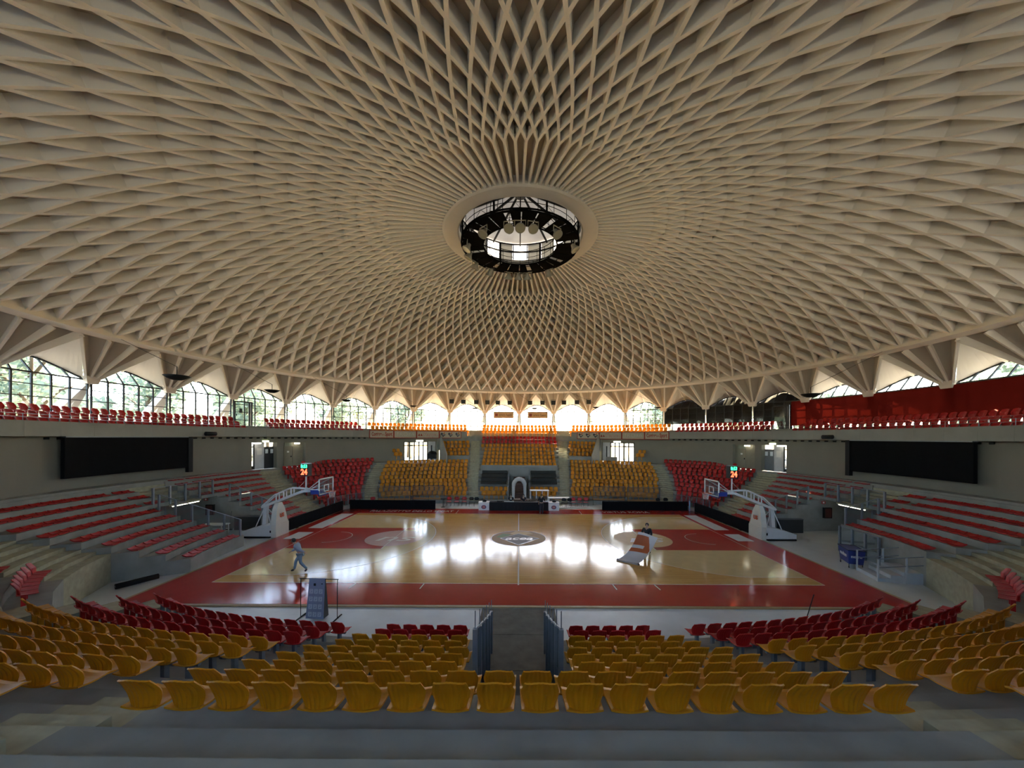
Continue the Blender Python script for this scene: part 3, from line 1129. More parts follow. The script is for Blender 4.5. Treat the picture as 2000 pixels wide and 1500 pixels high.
for sg in (-1, 1):
    hx = 12.425
    t = math.acos(6.6 / 6.75)
    poly = [(14, 6.6)] + [(hx - 6.75 * math.cos(a), 6.75 * math.sin(a)) for a in np.linspace(PI / 2 - t, -(PI / 2 - t), 41)] + [(14, -6.6)]
    poly = [(x * sg, y) for x, y in poly]
    flat('three_point_area', poly if sg < 0 else poly[::-1], 0.004, M_PALE)
    strip('three_point_line', poly, 0.04, 0.008, M_LINE)
    flat('key', rect(min(8.2 * sg, 14 * sg), max(8.2 * sg, 14 * sg), -2.45, 2.45), 0.006, M_RBAND)
    strip('free_throw_line', [(8.2 * sg, -2.45), (8.2 * sg, 2.45)], 0.04, 0.010, M_LINE)
    flat('key_circle', arc(8.2 * sg, -0.1, 1.85, 0, 2 * PI, 40)[:-1], 0.009, M_PINK if sg < 0 else M_OCH)
    strip('no_charge_arc', arc(hx * sg, 0, 1.25, PI / 2, PI / 2 + sg * PI), 0.035, 0.010, M_LINE)
    flat('key_tab', rect(min(7.2 * sg, 8.1 * sg), max(7.2 * sg, 8.1 * sg), 1.95, 2.45), 0.007, M_RBAND)
    for y0, y1 in ((-0.5, 1.2), (2.3, 7.3)):
        st = flat('floor_sticker', rect(min(14.3 * sg, 15.35 * sg), max(14.3 * sg, 15.35 * sg), y0, y1), 0.006, M_STICK)
    # key circle lettering, read from the camera side
    text('key_lettering', 'ns', 1.9, M_LINE, court, Matrix.Translation((8.2 * sg, -0.25, 0.012)), depth=0.001, shear=0.3, bold=0.01, width=2.4)
for x in (-7.4, -4.3, 4.3, 6.2):
    strip('bench_mark', [(x, -7.55), (x * 1.01, -8.1)], 0.05, 0.006, M_LINE)
for x in (-5.5, 5.5):
    strip('bench_mark', [(x, 7.55), (x * 1.0, 9.0)], 0.05, 0.006, M_LINE)
flat('centre_circle', arc(0, 0, 1.82, 0, 2 * PI, 48)[:-1], 0.006, M_CIRC)
strip('centre_circle_line', arc(0, 0, 1.82, 0, 2 * PI, 48)[:-1], 0.05, 0.009, M_LINE, True)
flat('centre_green_patch', [(-1.5, 0.15), (-1.1, 1.05), (-0.5, 0.8), (-0.9, -0.1)], 0.009, M_GREEN)
flat('centre_ochre_patch', [(-0.6, 1.0), (-0.2, 1.75), (0.7, 1.6), (1.0, 1.0), (0.1, 0.5)], 0.009, M_OCH)
flat('centre_diamond', [(0, 1.05), (1.35, -0.1), (0, -1.6), (-1.2, -0.1)], 0.011, M_ACEA)
strip('centre_diamond_line', [(0, 1.05), (1.35, -0.1), (0, -1.6), (-1.2, -0.1)], 0.05, 0.012, M_LINE, True)
text('centre_lettering', 'acea', 1.0, M_LINE, court, Matrix.Translation((0, -0.15, 0.014)), depth=0.001, shear=0.25, bold=0.015, width=1.8)
text('border_lettering', 'PALAZZETTO DELLO SPORT', 1.0, M_LINE, court, Matrix.Translation((-9.6, 8.45, 0.006)), depth=0.001, shear=0.0, width=7.4)
text('border_lettering', 'VIRTUS ROMA', 1.0, M_LINE, court, Matrix.Translation((9.6, 8.45, 0.006)), depth=0.001, width=4.2)

# ------------------------------------------------------------------ closing wall behind the top rows of the centre stands
for near in (False, True):
    c = 180 if near else 0
    ringarc(25.32, 25.5, rad(c - 25), rad(c + 25), 5.0, 6.75).build('back_wall', M_CONC, gallery)

# ------------------------------------------------------------------ window covers on the right
M_BLACKOUT = mat('blackout_foil', (0.006, 0.006, 0.007), 0.6, var=0.2, scale=2, spec=0.2)
M_TARP = clothmat('red_tarpaulin', (0.10, 0.008, 0.005), 0.10)
for b, (s0, s1) in ((4, (-1, 1)), (5, (-1, 1)), (6, (-1, 0.5))):
    mb = MB()
    n = 12
    for i in range(n + 1):
        s = s0 + (s1 - s0) * i / n
        r, a, h = wave(s)
        z0 = 8.42 if b < 6 else (8.42 if s < -0.1 else 7.55)
        q = glass_uv(s)
        mb.v += [tuple(pol(RG + 0.12, q, z0)), tuple(pol(RG + 0.12, q, ROWS[4])), tuple(pol(r + 0.10, a, h - 0.02 - 0.05 * random.random()))]
    for i in range(n):
        mb.f += [(3 * i, 3 * i + 3, 3 * i + 4, 3 * i + 1), (3 * i + 1, 3 * i + 4, 3 * i + 5, 3 * i + 2)]
    o = mb.build('blackout_sheet', M_BLACKOUT, None, False, (0, 0, 0), -(b + 0.5) * BA)
    tag(o, 'black blackout sheet behind the %s window bay right of the bright ones' % ORD[b - 4], 'blackout sheet', 'black window sheets')
if True:
    # the rest of bay 6: lunette covered too, red tarpaulin below
    mb = MB()
    for i in range(7):
        s = 0.5 + 0.5 * i / 6
        r, a, h = wave(s)
        mb.v += [tuple(pol(RG + 0.12, glass_uv(s), ROWS[4])), tuple(pol(r + 0.10, a, h - 0.02))]
    mb.f = [(2 * i, 2 * i + 2, 2 * i + 3, 2 * i + 1) for i in range(6)]
    o = mb.build('blackout_sheet', M_BLACKOUT, None, False, (0, 0, 0), -6.5 * BA)
    tag(o, 'small black sheet in the arched pane above the left end of the red tarpaulin', 'blackout sheet', 'black window sheets')
mb = MB()
n = 90
a0, a1 = 6.75 * BA, 10.6 * BA
for i in range(n + 1):
    a = a0 + (a1 - a0) * i / n
    w = 0.03 * math.sin(i * 1.7) + 0.02 * math.sin(i * 0.6)
    mb.v += [tuple(pol(28.42 + w, a, 7.93 + 0.03 * math.sin(i * 0.9))), tuple(pol(28.42 - w * 0.5, a, 9.1)), tuple(pol(28.45, a, 10.30))]
mb.f = [f for i in range(n) for f in ((3 * i, 3 * i + 3, 3 * i + 4, 3 * i + 1), (3 * i + 1, 3 * i + 4, 3 * i + 5, 3 * i + 2))]
tag(mb.build('red_tarpaulin', M_TARP, None, True), 'long dark red tarpaulin hung along the windows at the right', 'tarpaulin')

# ------------------------------------------------------------------ trees outside
def tree_meshes(seed, H, W):
    rn = random.Random(seed)
    tr = MB().tube([(0, 0, 0), (0.1, 0.05, H * 0.3), (-0.1, 0.1, H * 0.55), (0.05, 0, H * 0.75)], [0.28, 0.22, 0.16, 0.08], 7)
    for k in range(5):
        a = rn.uniform(0, 6.28)
        z = H * rn.uniform(0.35, 0.6)
        tr.tube([(0, 0, z), (math.cos(a) * W * 0.35, math.sin(a) * W * 0.35, z + H * 0.16), (math.cos(a) * W * 0.6, math.sin(a) * W * 0.6, z + H * 0.2)], [0.12, 0.08, 0.04], 5)
    cr = MB()
    clumps = [(rn.gauss(0, W * 0.42), rn.gauss(0, W * 0.42), H * rn.uniform(0.42, 0.98), rn.uniform(0.7, 1.5)) for _ in range(26)]
    for cx, cy, cz, cr_ in clumps:
        for _ in range(75):
            d = Vector((rn.gauss(0, 1), rn.gauss(0, 1), rn.gauss(0, 0.7))).normalized() * cr_ * rn.uniform(0.5, 1.0)
            p = Vector((cx, cy, cz)) + d
            u = Vector((rn.gauss(0, 1), rn.gauss(0, 1), rn.gauss(0, 1))).normalized()
            v = u.orthogonal().normalized()
            s = rn.uniform(0.18, 0.36)
            cr.add([p - u * s, p + v * s * 0.6, p + u * s, p - v * s * 0.6], [(0, 1, 2, 3)])
    return tr.mesh('trunk', M_BARK, True), cr.mesh('foliage', M_LEAF)
TREES = [tree_meshes(1, 11, 3.6), tree_meshes(2, 13, 4.0), tree_meshes(3, 9, 3.4)]
tn = 0
for sg, degs in ((-1, (28, 36, 43, 49, 55, 60, 65, 70, 75, 80, 85, 91, 97, 104, 111)), (1, (34, 46, 60, 72, 84, 95))):
    for i, dg in enumerate(degs):
        R = (37, 50, 42, 56, 46)[i % 5]
        p = pol(R, rad(dg) * sg, 3.3)
        o = thing('tree', '%s leafy tree outside the windows, counted outwards from the %s of the gallery centre' % (ordw(i), SIDEW[sg]), 'tree', p, i * 1.3, 'trees outside the windows')
        link('trunk', TREES[i % 3][0], o)
        f = link('foliage', TREES[i % 3][1], o)
        tag(f, kind='stuff')

# ------------------------------------------------------------------ doors in the curved wall
M_DOORG = mat('beige_door', (0.24, 0.22, 0.16), 0.5, var=0.05)
def bay_frame(side, deg, R):
    """matrix: local x to the viewer's right as seen from the court, y outwards, z up, origin on the wall at angle deg"""
    a = rad(deg) * side
    return Matrix.Translation(pol(R, a, CONC_H)) @ Matrix.Rotation(-a, 4, 'Z')
dn_i = 0
for side in (-1, 1):
    for di, (lo, hi, kind) in enumerate(((24.7, 34.1, 'glazed'), (58.6, 63.5, 'beige'), (64.8, 69.9, 'lobby'))):
        dn_i += 1
        Mx = bay_frame(side, (lo + hi) / 2, RW)
        half = RW * rad(hi - lo) / 2 - 0.02
        d = link('door_%d' % dn_i, None)
        d.matrix_world = Mx
        tag(d, kind='structure')
        H = 2.5
        yb = 0.55
        MB().box(-half - 0.1, -half, -0.02, yb, 0, H + 0.1).build('jamb', M_WALL, d)
        MB().box(half, half + 0.1, -0.02, yb, 0, H + 0.1).build('jamb', M_WALL, d)
        MB().box(-half - 0.1, half + 0.1, -0.02, yb, H, H + 0.1).build('lintel', M_WALL, d)
        if kind == 'glazed':
            # dark framed glass doors towards the aisle side, white lobby wall on the inner part
            inner = -side                       # the inner part lies towards the centre of the hall
            x0, x1 = (-half, half * 0.5) if side < 0 else (-half * 0.5, half)
            xs = [x0, x0 + 0.16, x0 + 0.85, x0 + 1.45, x0 + 2.05, x0 + 2.6, x1] if side < 0 else [x1, x1 - 0.16, x1 - 0.85, x1 - 1.45, x1 - 2.05, x1 - 2.6, x0]
            for x in xs:
                MB().box(x - 0.07, x + 0.07, yb - 0.1, yb, 0, H).build('frame_post', M_FRAME, d)
            for z in (0.04, 1.98, H - 0.04):
                MB().box(x0, x1, yb - 0.1, yb, z - 0.07, z + 0.07).build('frame_rail', M_FRAME, d)
            xs = sorted(xs)
            for u, v in zip(xs, xs[1:]):
                for z0, z1 in ((0.09, 1.93), (2.03, H - 0.09)):
                    MB().box(u + 0.05, v - 0.05, yb - 0.06, yb - 0.04, z0, z1).build('pane', M_GLASS, d)
            w0, w1 = (half * 0.5, half) if side < 0 else (-half, -half * 0.5)
            MB().box(w0, w1, yb - 0.08, yb + 0.05, 0, H).build('lobby_panel', mat('lobby_white', (0.55, 0.56, 0.58), 0.6), d)
            xm = (w0 + w1) / 2
            MB().box(xm - 0.08, xm + 0.08, yb - 0.11, yb - 0.07, 0.1, 2.0).build('dark_slot', M_FRAME, d)
            MB().box(-0.55, 0.35, -0.06, 0.06, H + 0.02, H + 0.16).build('fluorescent_lamp', M_LAMP, d)
        elif kind == 'beige':
            MB().box(-half, half, yb - 0.1, yb, 0, H).build('door_surround', M_DOORG, d)
            MB().box(-half * 0.75, -0.03, yb - 0.14, yb - 0.1, 0.02, 2.05).build('door_leaf', M_DOORG, d)
            MB().box(0.03, half * 0.9, yb - 0.14, yb - 0.1, 0.02, 2.05).build('door_leaf', M_DOORG, d)
            MB().box(-half * 0.7, -0.05, yb - 0.13, yb - 0.1, 2.1, 2.42).build('transom_panel', mat('green_grey_panel', (0.25, 0.27, 0.20), 0.4), d)
            MB().box(-0.16, -0.10, yb - 0.20, yb - 0.14, 0.98, 1.12).build('door_handle', M_BLACK, d)
            MB().box(-0.52, -0.32, yb - 0.145, yb - 0.141, 1.45, 1.62).build('door_notice', M_WHITE, d)
            MB().box(0.05, 0.55, 0.05, 0.15, H - 0.18, H - 0.06).build('fluorescent_lamp', M_LAMP, d)
        else:
            MB().box(-half, half, yb - 0.02, yb + 0.05, 0, H).build('door_surround', mat('lobby_white', (0.55, 0.56, 0.58), 0.6), d) if False else None
            f = -1 if side < 0 else 1
            def bx(u0, u1, y0, y1, z0, z1):
                p, q = sorted((u0 * -f, u1 * -f))
                return MB().box(p, q, y0, y1, z0, z1)
            # from outer edge: narrow glazed strip, pale wall, dark door with lights
            bx(half - 0.62, half - 0.28, yb - 0.06, yb, 0, H) if False else None
            bx(-half, -half + 0.06, yb - 0.1, yb, 0, H).build('frame_post', M_FRAME, d)
            bx(-half + 0.44, -half + 0.54, yb - 0.1, yb, 0, H).build('frame_post', M_FRAME, d)
            for z0, z1 in ((0, 0.3), (1.12, 1.17), (2.05, 2.13), (2.42, 2.5)):
                bx(-half, -half + 0.5, yb - 0.1, yb, z0, z1).build('frame_rail', M_FRAME, d)
            bx(-half + 0.06, -half + 0.44, yb - 0.06, yb - 0.04, 0.3, H).build('pane', M_GLASS, d)
            bx(-half + 0.54, half - 0.85, yb - 0.05, yb + 0.05, 0, H).build('lobby_panel', mat('lobby_white', (0.55, 0.56, 0.58), 0.6), d)
            xp = (-half + 0.54 + half - 0.85) / 2
            bx(xp - 0.22, xp + 0.22, yb - 0.065, yb - 0.05, 1.35, 1.95).build('wall_notice', M_WHITE, d)
            bx(half - 0.85, half, yb - 0.1, yb, 0, 1.98).build('door_leaf', M_FRAME if side < 0 else mat('grey_door', (0.16, 0.17, 0.18), 0.5), d)
            bx(half - 0.85, half, yb - 0.1, yb, 1.98, 2.08).build('frame_rail', M_FRAME, d)
            bx(half - 0.82, half, yb - 0.06, yb - 0.04, 2.08, H).build('pane', M_GLASS, d)
            for u in (half - 0.78, half - 0.30):
                bx(u, u + 0.25, yb - 0.115, yb - 0.1, 1.45, 1.85).build('door_light', mat('door_light_glass', (0.8, 0.85, 0.9), 0.2), d)
            bx(-half + 0.05, -half + 0.85, 0.0, 0.08, H - 0.12, H).build('fluorescent_lamp', M_LAMP, d)
            bx(-half + 0.95, -half + 1.5, -0.06, 0.0, H + 0.04, H + 0.18).build('exit_lamp', mat('exit_lamp', (0.8, 0.85, 0.7), 0.5, emit=(0.85, 1.0, 0.6), estr=4.0), d)

# ------------------------------------------------------------------ railings
RAILN = [0]
def railing(pts, label, h=1.0, post_w=0.07, glass=True, top=0.0, zfloor=None):
    """posts at the given points (x, y, z base) with glass panels between"""
    o = thing('glass_railing', label, 'railing', pts[0])
    o0 = Vector(pts[0])
    q = [Vector(p) - o0 for p in pts]
    for p in q:
        MB().box(p.x - post_w / 2, p.x + post_w / 2, p.y - post_w / 2, p.y + post_w / 2, p.z if zfloor is None else zfloor - o0.z, p.z + h).build('post', M_GREY, o)
        if top:
            MB().tube([(p.x, p.y, p.z + h), (p.x, p.y, p.z + h + top)], 0.012, 6).build('post_rod', M_GREY, o)
    for a, b in zip(q, q[1:]):
        if glass:
            d = (b - a).normalized() * (post_w / 2)
            MB().hexa([a + d + Vector((0, 0, 0.08)), b - d + Vector((0, 0, 0.08)), b - d + Vector((0.012, 0.004, 0.08)), a + d + Vector((0.012, 0.004, 0.08))],
                      [a + d + Vector((0, 0, h - 0.05)), b - d + Vector((0, 0, h - 0.05)), b - d + Vector((0.012, 0.004, h - 0.05)), a + d + Vector((0.012, 0.004, h - 0.05))]).build('glass_panel', M_RAILGLASS, o)
        MB().beam(a + Vector((0, 0, h)), b + Vector((0, 0, h)), 0.035).build('handrail', M_GREY, o)
    return o
for side in (-1, 1):
    # central passages
    ks = [0, 1, 2, 3, 4, 5]
    railing([(0.84 * side, -(12.75 + 0.84 * k), row_h(k, PI)) for k in ks], 'stepped metal railing on the %s edge of the near central passage' % SIDEW[side], 0.95, 0.09, True, 0.35, -0.05)
    railing([(1.15 * side, 12.75 + 0.84 * k, row_h(k, 0)) for k in ks], 'stepped railing on the %s side of the white arch' % SIDEW[side], 0.95, 0.06)
    # side tunnels
    for near in (False, True):
        ph = phi_map(83.0, near, side)
        pts = []
        for k in (range(0, 6) if not (near and side > 0) else range(3, 6)):
            p = pol(curve_r(k + 0.1, ph), ph, flank_h(k, ph) - 0.45)
            pts.append(tuple(p))
        railing(pts, 'stepped railing on the %s edge of the %s side tunnel' % ('near' if near else 'far', SIDEW[side]), 1.45, 0.09)
    ph0, ph1 = rad(84.5) * side, rad(95.5) * side
    pts = [tuple(pol(curve_r(6.05, a), a, 2.35)) for a in np.linspace(ph0, ph1, 5)]
    railing(pts, 'railing across the top of the %s side tunnel opening' % SIDEW[side], 1.15, 0.1)
    # thin rails along the front of the gallery
    o = thing('gallery_rail', 'thin metal rail along the %s gallery parapet' % SIDEW[side], 'railing', (0, 0, 7.42))
    for z in (0.18, 0.34):
        MB().tube([pol(25.33, rad(a) * side, z) for a in np.arange(44, 112, 2)], 0.012, 5).build('handrail', M_GREY, o)
    for a in np.arange(44, 111, 4):
        MB().tube([pol(25.33, rad(a) * side, 0), pol(25.33, rad(a) * side, 0.36)], 0.014, 5).build('post', M_GREY, o)
    # far corner rail at the foot of the red corner block
    pts = [tuple(pol(curve_r(0.04, rad(a) * side), rad(a) * side, 0.3)) for a in np.linspace(54.5, 66, 6)]
    railing(pts, 'low glass railing in front of the %s far corner seats' % SIDEW[side], 1.0, 0.06)
    # portable glass screens before the far yellow seats
    for j, (x0, x1) in enumerate(((7.45, 10.6), (10.7, 13.85))):
        o = thing('glass_screen', 'black framed clear screen before the %s yellow seats, %s the central tunnel' % (SIDEW[side], 'nearer' if j == 0 else 'further from'), 'screen', (side * (x0 + x1) / 2, 12.1, -0.05))
        w = (x1 - x0) / 2
        y0 = -0.9 * max(0, j - 0) * 0.55
        for x in (-w, 0, w):
            MB().box(x - 0.02, x + 0.02, -0.02 + y0, 0.02 + y0, 0, 1.9 if x else 0.75).build('post', M_FRAME, o)
        for z in (0.72, 1.88):
            MB().box(-w, w, -0.015 + y0, 0.015 + y0, z - 0.015, z + 0.015).build('frame_rail', M_FRAME, o)
        MB().box(-w, w, -0.006 + y0, 0.006 + y0, 0.74, 1.86).build('glass_panel', M_RAILGLASS, o)
        MB().box(-w, w, -0.02 + y0, 0.02 + y0, 0.50, 0.66).build('bench_rail', mat('brown_rail', (0.26, 0.12, 0.03), 0.5), o)
# white panelled front and railing of the right near block
pts = [tuple(pol(curve_r(2.75, rad(a)), rad(a), 0.0)) for a in (97, 99.5, 102, 104.5)]
railing(pts, 'glass railing with white base in front of the right near seats', 1.5, 0.1)
ringarc(lambda p: curve_r(2.85, p), 19.9, rad(97), rad(104.5), -0.05, 0.62).build('plinth_panel', mat('bluish_white_panel', (0.50, 0.55, 0.60), 0.4), stands[(True, 1)])

# ------------------------------------------------------------------ lights and fittings of the side tunnels
for side in (-1, 1):
    o = thing('fluorescent_lamp', 'lit fluorescent lamp under the lintel of the %s side tunnel' % SIDEW[side], 'lamp', (side * 22.3, 0.2, 2.1), 0)
    MB().box(-0.09, 0.09, -1.0, 1.0, 0.06, 0.14).build('housing', M_WHITE, o)
    MB().tube([(0, -0.95, 0.03), (0, 0.95, 0.03)], 0.035, 8).build('tube', M_LAMP, o)
    o = thing('slatted_gate', 'grey slatted metal gate at the back of the %s side tunnel' % SIDEW[side], 'gate', (side * 25.3, 0.6, -0.05))
    MB().box(-0.03, 0.03, -1.3, 1.3, 2.15, 2.25).build('gate_frame', M_GREY, o)
    for i in range(14):
        y = -1.25 + i * 0.19
        MB().box(-0.02, 0.02, y - 0.07, y + 0.07, 0, 2.15).build('slat', M_GREY, o)
    o = thing('hose_box', 'dark fire hose cabinet on the wall of the %s side tunnel' % SIDEW[side], 'cabinet', (side * 22.2, 2.05, 1.0))
    MB().box(-0.28, 0.28, -0.16, 0, 0, 0.75).build('cabinet_body', M_BLACK, o)
    MB().box(-0.22, 0.22, -0.175, -0.16, 0.06, 0.69).build('cabinet_door', mat('dark_red_door', (0.05, 0.012, 0.01), 0.4), o)
    o = thing('small_sign', 'small red sign above the hose cabinet of the %s side tunnel' % SIDEW[side], 'sign', (side * (22.6 if side < 0 else 22.0), 2.08, 2.0))
    MB().box(-0.14, 0.14, -0.03, 0, 0, 0.2).build('sign_plate', mat('red_sign', (0.35, 0.05, 0.04), 0.5), o)
    MB().box(-0.06, 0.06, -0.034, -0.03, 0.05, 0.15).build('sign_mark', M_WHITE, o)
    o = thing('low_cabinet', 'low black cabinet against the wall at the mouth of the %s side tunnel' % SIDEW[side], 'cabinet', (side * 19.5, 1.95, -0.05))
    MB().box(-0.85, 0.85, -0.14, 0.14, 0.0, 0.95).build('cabinet_body', mat('black_padding', (0.02, 0.022, 0.024), 0.6), o)
    MB().box(-0.88, 0.88, -0.16, 0.16, 0.95, 1.0).build('cabinet_top', mat('grey_lid', (0.12, 0.12, 0.12), 0.6), o)

# ------------------------------------------------------------------ big black screens, loudspeakers, sponsor panels
M_PANEL = mat('sponsor_panel', (0.42, 0.38, 0.30), 0.6, var=0.04)
M_PRED = mat('sponsor_red', (0.28, 0.03, 0.02), 0.6)
M_PDARK = mat('sponsor_dark', (0.03, 0.035, 0.06), 0.6)
M_PORG = mat('sponsor_orange', (0.45, 0.13, 0.03), 0.6)
M_PGRY = mat('sponsor_grey', (0.24, 0.22, 0.18), 0.6)
M_PLIT = mat('sponsor_light', (0.56, 0.53, 0.46), 0.6)
for side in (-1, 1):
    o = thing('wall_screen', 'large black display screen hung on the %s wall' % SIDEW[side], 'screen', (0, 0, 0))
    ringarc(25.5, 25.7, rad(82.0) * side, rad(99) * side, 4.25, 6.56).build('screen_panel', M_BOARD, o)
    ringarc(25.45, 25.75, rad(81.3) * side, rad(82.0) * side, 3.9, 6.6).build('frame_post', M_BLACK, o)
    ringarc(25.45, 25.75, rad(82.0) * side, rad(99) * side, 6.56, 6.63).build('frame_rail', M_GREY, o)
    o = thing('horn_speaker', 'dark rounded loudspeaker fixed under the %s gallery parapet' % SIDEW[side], 'loudspeaker', pol(25.05, rad(79.0) * side, 6.85), -rad(79.0) * side)
    MB().tube([(-0.42, 0, 0), (-0.38, 0, 0), (0.38, 0, 0), (0.42, 0, 0)], [0.12, 0.17, 0.17, 0.12], 10).build('speaker_body', M_BLACK, o, True)
    MB().box(-0.1, 0.1, 0.1, 0.24, -0.05, 0.05).build('bracket', M_BLACK, o)
    if True:
        edges = [44.0, 37.4, 31.0, 24.4, 17.8]
        words = ['newspaper lettering in red', 'pale outlined block lettering', 'red lettering and a small emblem', 'three dark shield emblems']
        for i in range(4):
            e0, e1 = edges[i], edges[i + 1]
            dg = (e0 + e1) / 2
            hw = 25.2 * rad(e0 - e1) / 2 * 0.995
            o = thing('sponsor_panel', 'beige sponsor panel with %s, %s of the far stand' % (words[i], SIDEW[side]), 'sign', pol(25.14, rad(dg) * side, 6.98), -rad(dg) * side, 'sponsor panels on the far gallery')
            MB().box(-hw, hw, -0.03, 0.06, -0.48, 0.48).build('panel_frame', M_PRED, o)
            MB().box(-hw + 0.08, hw - 0.08, -0.045, -0.03, -0.40, 0.40).build('panel_face', M_PANEL, o)
            TM = Matrix.Rotation(rad(90), 4, 'X')
            def TT(x, z):
                return Matrix.Translation((x, -0.05, z)) @ TM
            if i == 0:
                text('lettering', 'Corriere', 0.62, M_PRED, o, TT(-0.48 * hw + 0.1, 0), 0.003, bold=0.018, width=hw * 0.82)
                text('lettering', 'dello', 0.28, M_PRED, o, TT(0.12 * hw, -0.06), 0.003, width=hw * 0.24)
                text('lettering', 'Sport', 0.66, M_PRED, o, TT(0.56 * hw, 0), 0.003, bold=0.018, width=hw * 0.60)
            elif i == 1:
                text('lettering', 'TROIIA', 0.66, M_PGRY, o, TT(0, 0), 0.002, bold=0.022, width=hw * 1.65)
                text('lettering', 'TROIIA', 0.66, M_PLIT, o, TT(0, 0), 0.004, width=hw * 1.62)
            elif i == 2:
                text('lettering', 'Kappa', 0.62, M_PRED, o, TT(0.2 * hw, 0), 0.002, bold=0.015, width=hw * 1.2)
                text('lettering', 'Kappa', 0.62, M_PLIT, o, TT(0.2 * hw, 0), 0.004, bold=-0.006, width=hw * 1.17)
                for s in (-1, 1):
                    MB().add([(-0.68 * hw + s * 0.02, -0.052, -0.18), (-0.68 * hw + s * 0.30, -0.052, -0.18), (-0.68 * hw + s * 0.12, -0.052, 0.15)], [(0, 1, 2)]).build('emblem', M_PRED, o)
            else:
                for j in (-1, 0, 1):
                    c = j * hw * 0.66
                    MB().add([(c - 0.32, -0.052, 0.12), (c - 0.16, -0.052, 0.28), (c, -0.052, 0.12), (c + 0.34, -0.052, 0.02), (c, -0.052, -0.30)], [(0, 1, 2, 3, 4)]).build('emblem', M_PDARK, o)
                    MB().add([(c + 0.0, -0.054, 0.14), (c + 0.10, -0.054, 0.30), (c + 0.26, -0.054, 0.30), (c + 0.2, -0.054, 0.12)], [(0, 1, 2, 3)]).build('emblem_top', M_PORG, o)
                    MB().box(c - 0.1, c + 0.16, -0.056, -0.053, -0.06, 0.02).build('emblem_bar', M_PLIT, o)
M_SIGN = mat('hanging_sign_tan', (0.78, 0.60, 0.34), 0.6)
for x, w in ((-2.22, 'left'), (2.62, 'right')):
    o = thing('hanging_sign', 'tan hanging sign with a small red square and lettering, %s of the central foot' % w, 'sign', (x, 27.2, 9.85), 0, 'hanging signs in the windows')
    MB().box(-1.42, 1.42, -0.03, 0.03, -0.44, 0.44).build('sign_frame', M_PRED, o)
    MB().box(-1.36, 1.36, -0.045, -0.03, -0.38, 0.38).build('sign_face', M_SIGN, o)
    for a in (-1, 1):
        for b in (-1, 1):
            MB().box(-1.02 + a * 0.095 - 0.085, -1.02 + a * 0.095 + 0.085, -0.056, -0.045, b * 0.095 - 0.085, b * 0.095 + 0.085).build('emblem_square', M_PRED, o)
    text('lettering', 'Lamaro Appalti', 0.42, mat('sign_brown', (0.14, 0.07, 0.03), 0.6), o, Matrix.Translation((0.25, -0.05, 0)) @ Matrix.Rotation(rad(90), 4, 'X'), 0.003, width=1.9)
    for s in (-1.2, 1.2):
        MB().tube([(s, 0, 0.44), (s, -0.6, 2.95)], 0.01, 5).build('cable', M_BLACK, o)
# row of square loudspeakers hung below the ring beam
for i, x in enumerate((-8.99, -7.51, -5.83, -4.35, -2.95, -1.33, 1.47, 3.16, 4.63, 6.04, 7.72, 9.2)):
    y = math.sqrt(25.6 ** 2 - x * x)
    o = thing('hanging_floodlight', 'black square floodlight hung under the dome, %s from the left' % ordw(i), 'floodlight', (x, y, 11.42), 0, 'row of black floodlights under the dome')
    MB().box(-0.28, 0.28, -0.14, 0.14, -0.28, 0.28).build('housing', mat('speaker_black', (0.02, 0.022, 0.02), 0.5), o)
    MB().box(-0.23, 0.23, -0.15, -0.14, -0.23, 0.23).build('front_grille', mat('speaker_grille', (0.035, 0.04, 0.035), 0.4), o)
    for s in (-0.29, 0.29):
        MB().box(s - 0.012, s + 0.012, -0.03, 0.03, -0.05, 0.42).build('yoke', M_BLACK, o)
    MB().tube([(0, 0, 0.42), (0, 0, 1.45)], 0.012, 5).build('cable', M_BLACK, o)
    MB().box(-0.29, 0.29, -0.03, 0.03, 0.40, 0.43).build('yoke_bar', M_BLACK, o)
# dark bowl lamps on cables
bowls = [((-13.95, -9.3, 9.1), 'leftmost'), ((-16.1, -0.5, 9.65), 'second from the left'), ((-16.0, 9.4, 10.05), 'third from the left'), ((-12.9, 20.0, 10.45), 'fourth from the left'),
         ((-6.0, 24.6, 10.6), 'left of the hanging signs'), ((2.05, 24.9, 10.65), 'between the hanging signs'), ((9.6, 21.2, 10.5), 'right of the hanging signs'), ((17.1, 20.6, 10.45), 'beside the black sheets'),
         ((15.5, -4.8, 9.05), 'rightmost')]
BOWLA = dict(zip([b[1] for b in bowls], (-91, -73.5, -57, -40, -20, -1, 15, 31, 86)))
for p, w in bowls:
    o = thing('bowl_lamp', 'dark shallow bowl lamp hung on cables near the windows, %s' % w, 'lamp', p, 0, 'dark bowl lamps under the dome')
    MB().lathe([(0.001, -0.15), (0.16, -0.14), (0.30, -0.08), (0.44, 0.02), (0.43, 0.035), (0.28, -0.05), (0.001, -0.09)], 20).build('bowl', M_BLACK, o, True)
    MB().lathe([(0.001, 0.0), (0.3, 0.0), (0.3, 0.02), (0.001, 0.02)], 16).build('bowl_cover', M_BLACK, o)
    r = math.hypot(p[0], p[1])
    ht = hz(min(26, r)) - p[2]
    MB().tube([(0, 0, 0), (0, 0, 0.4)], 0.015, 5).build('stem', M_BLACK, o)
    q = pol(26.0, rad(BOWLA[w]), 12.95) - Vector(p)
    MB().tube([(0, 0, 0.4), tuple(q)], 0.012, 4).build('cable', M_BLACK, o)

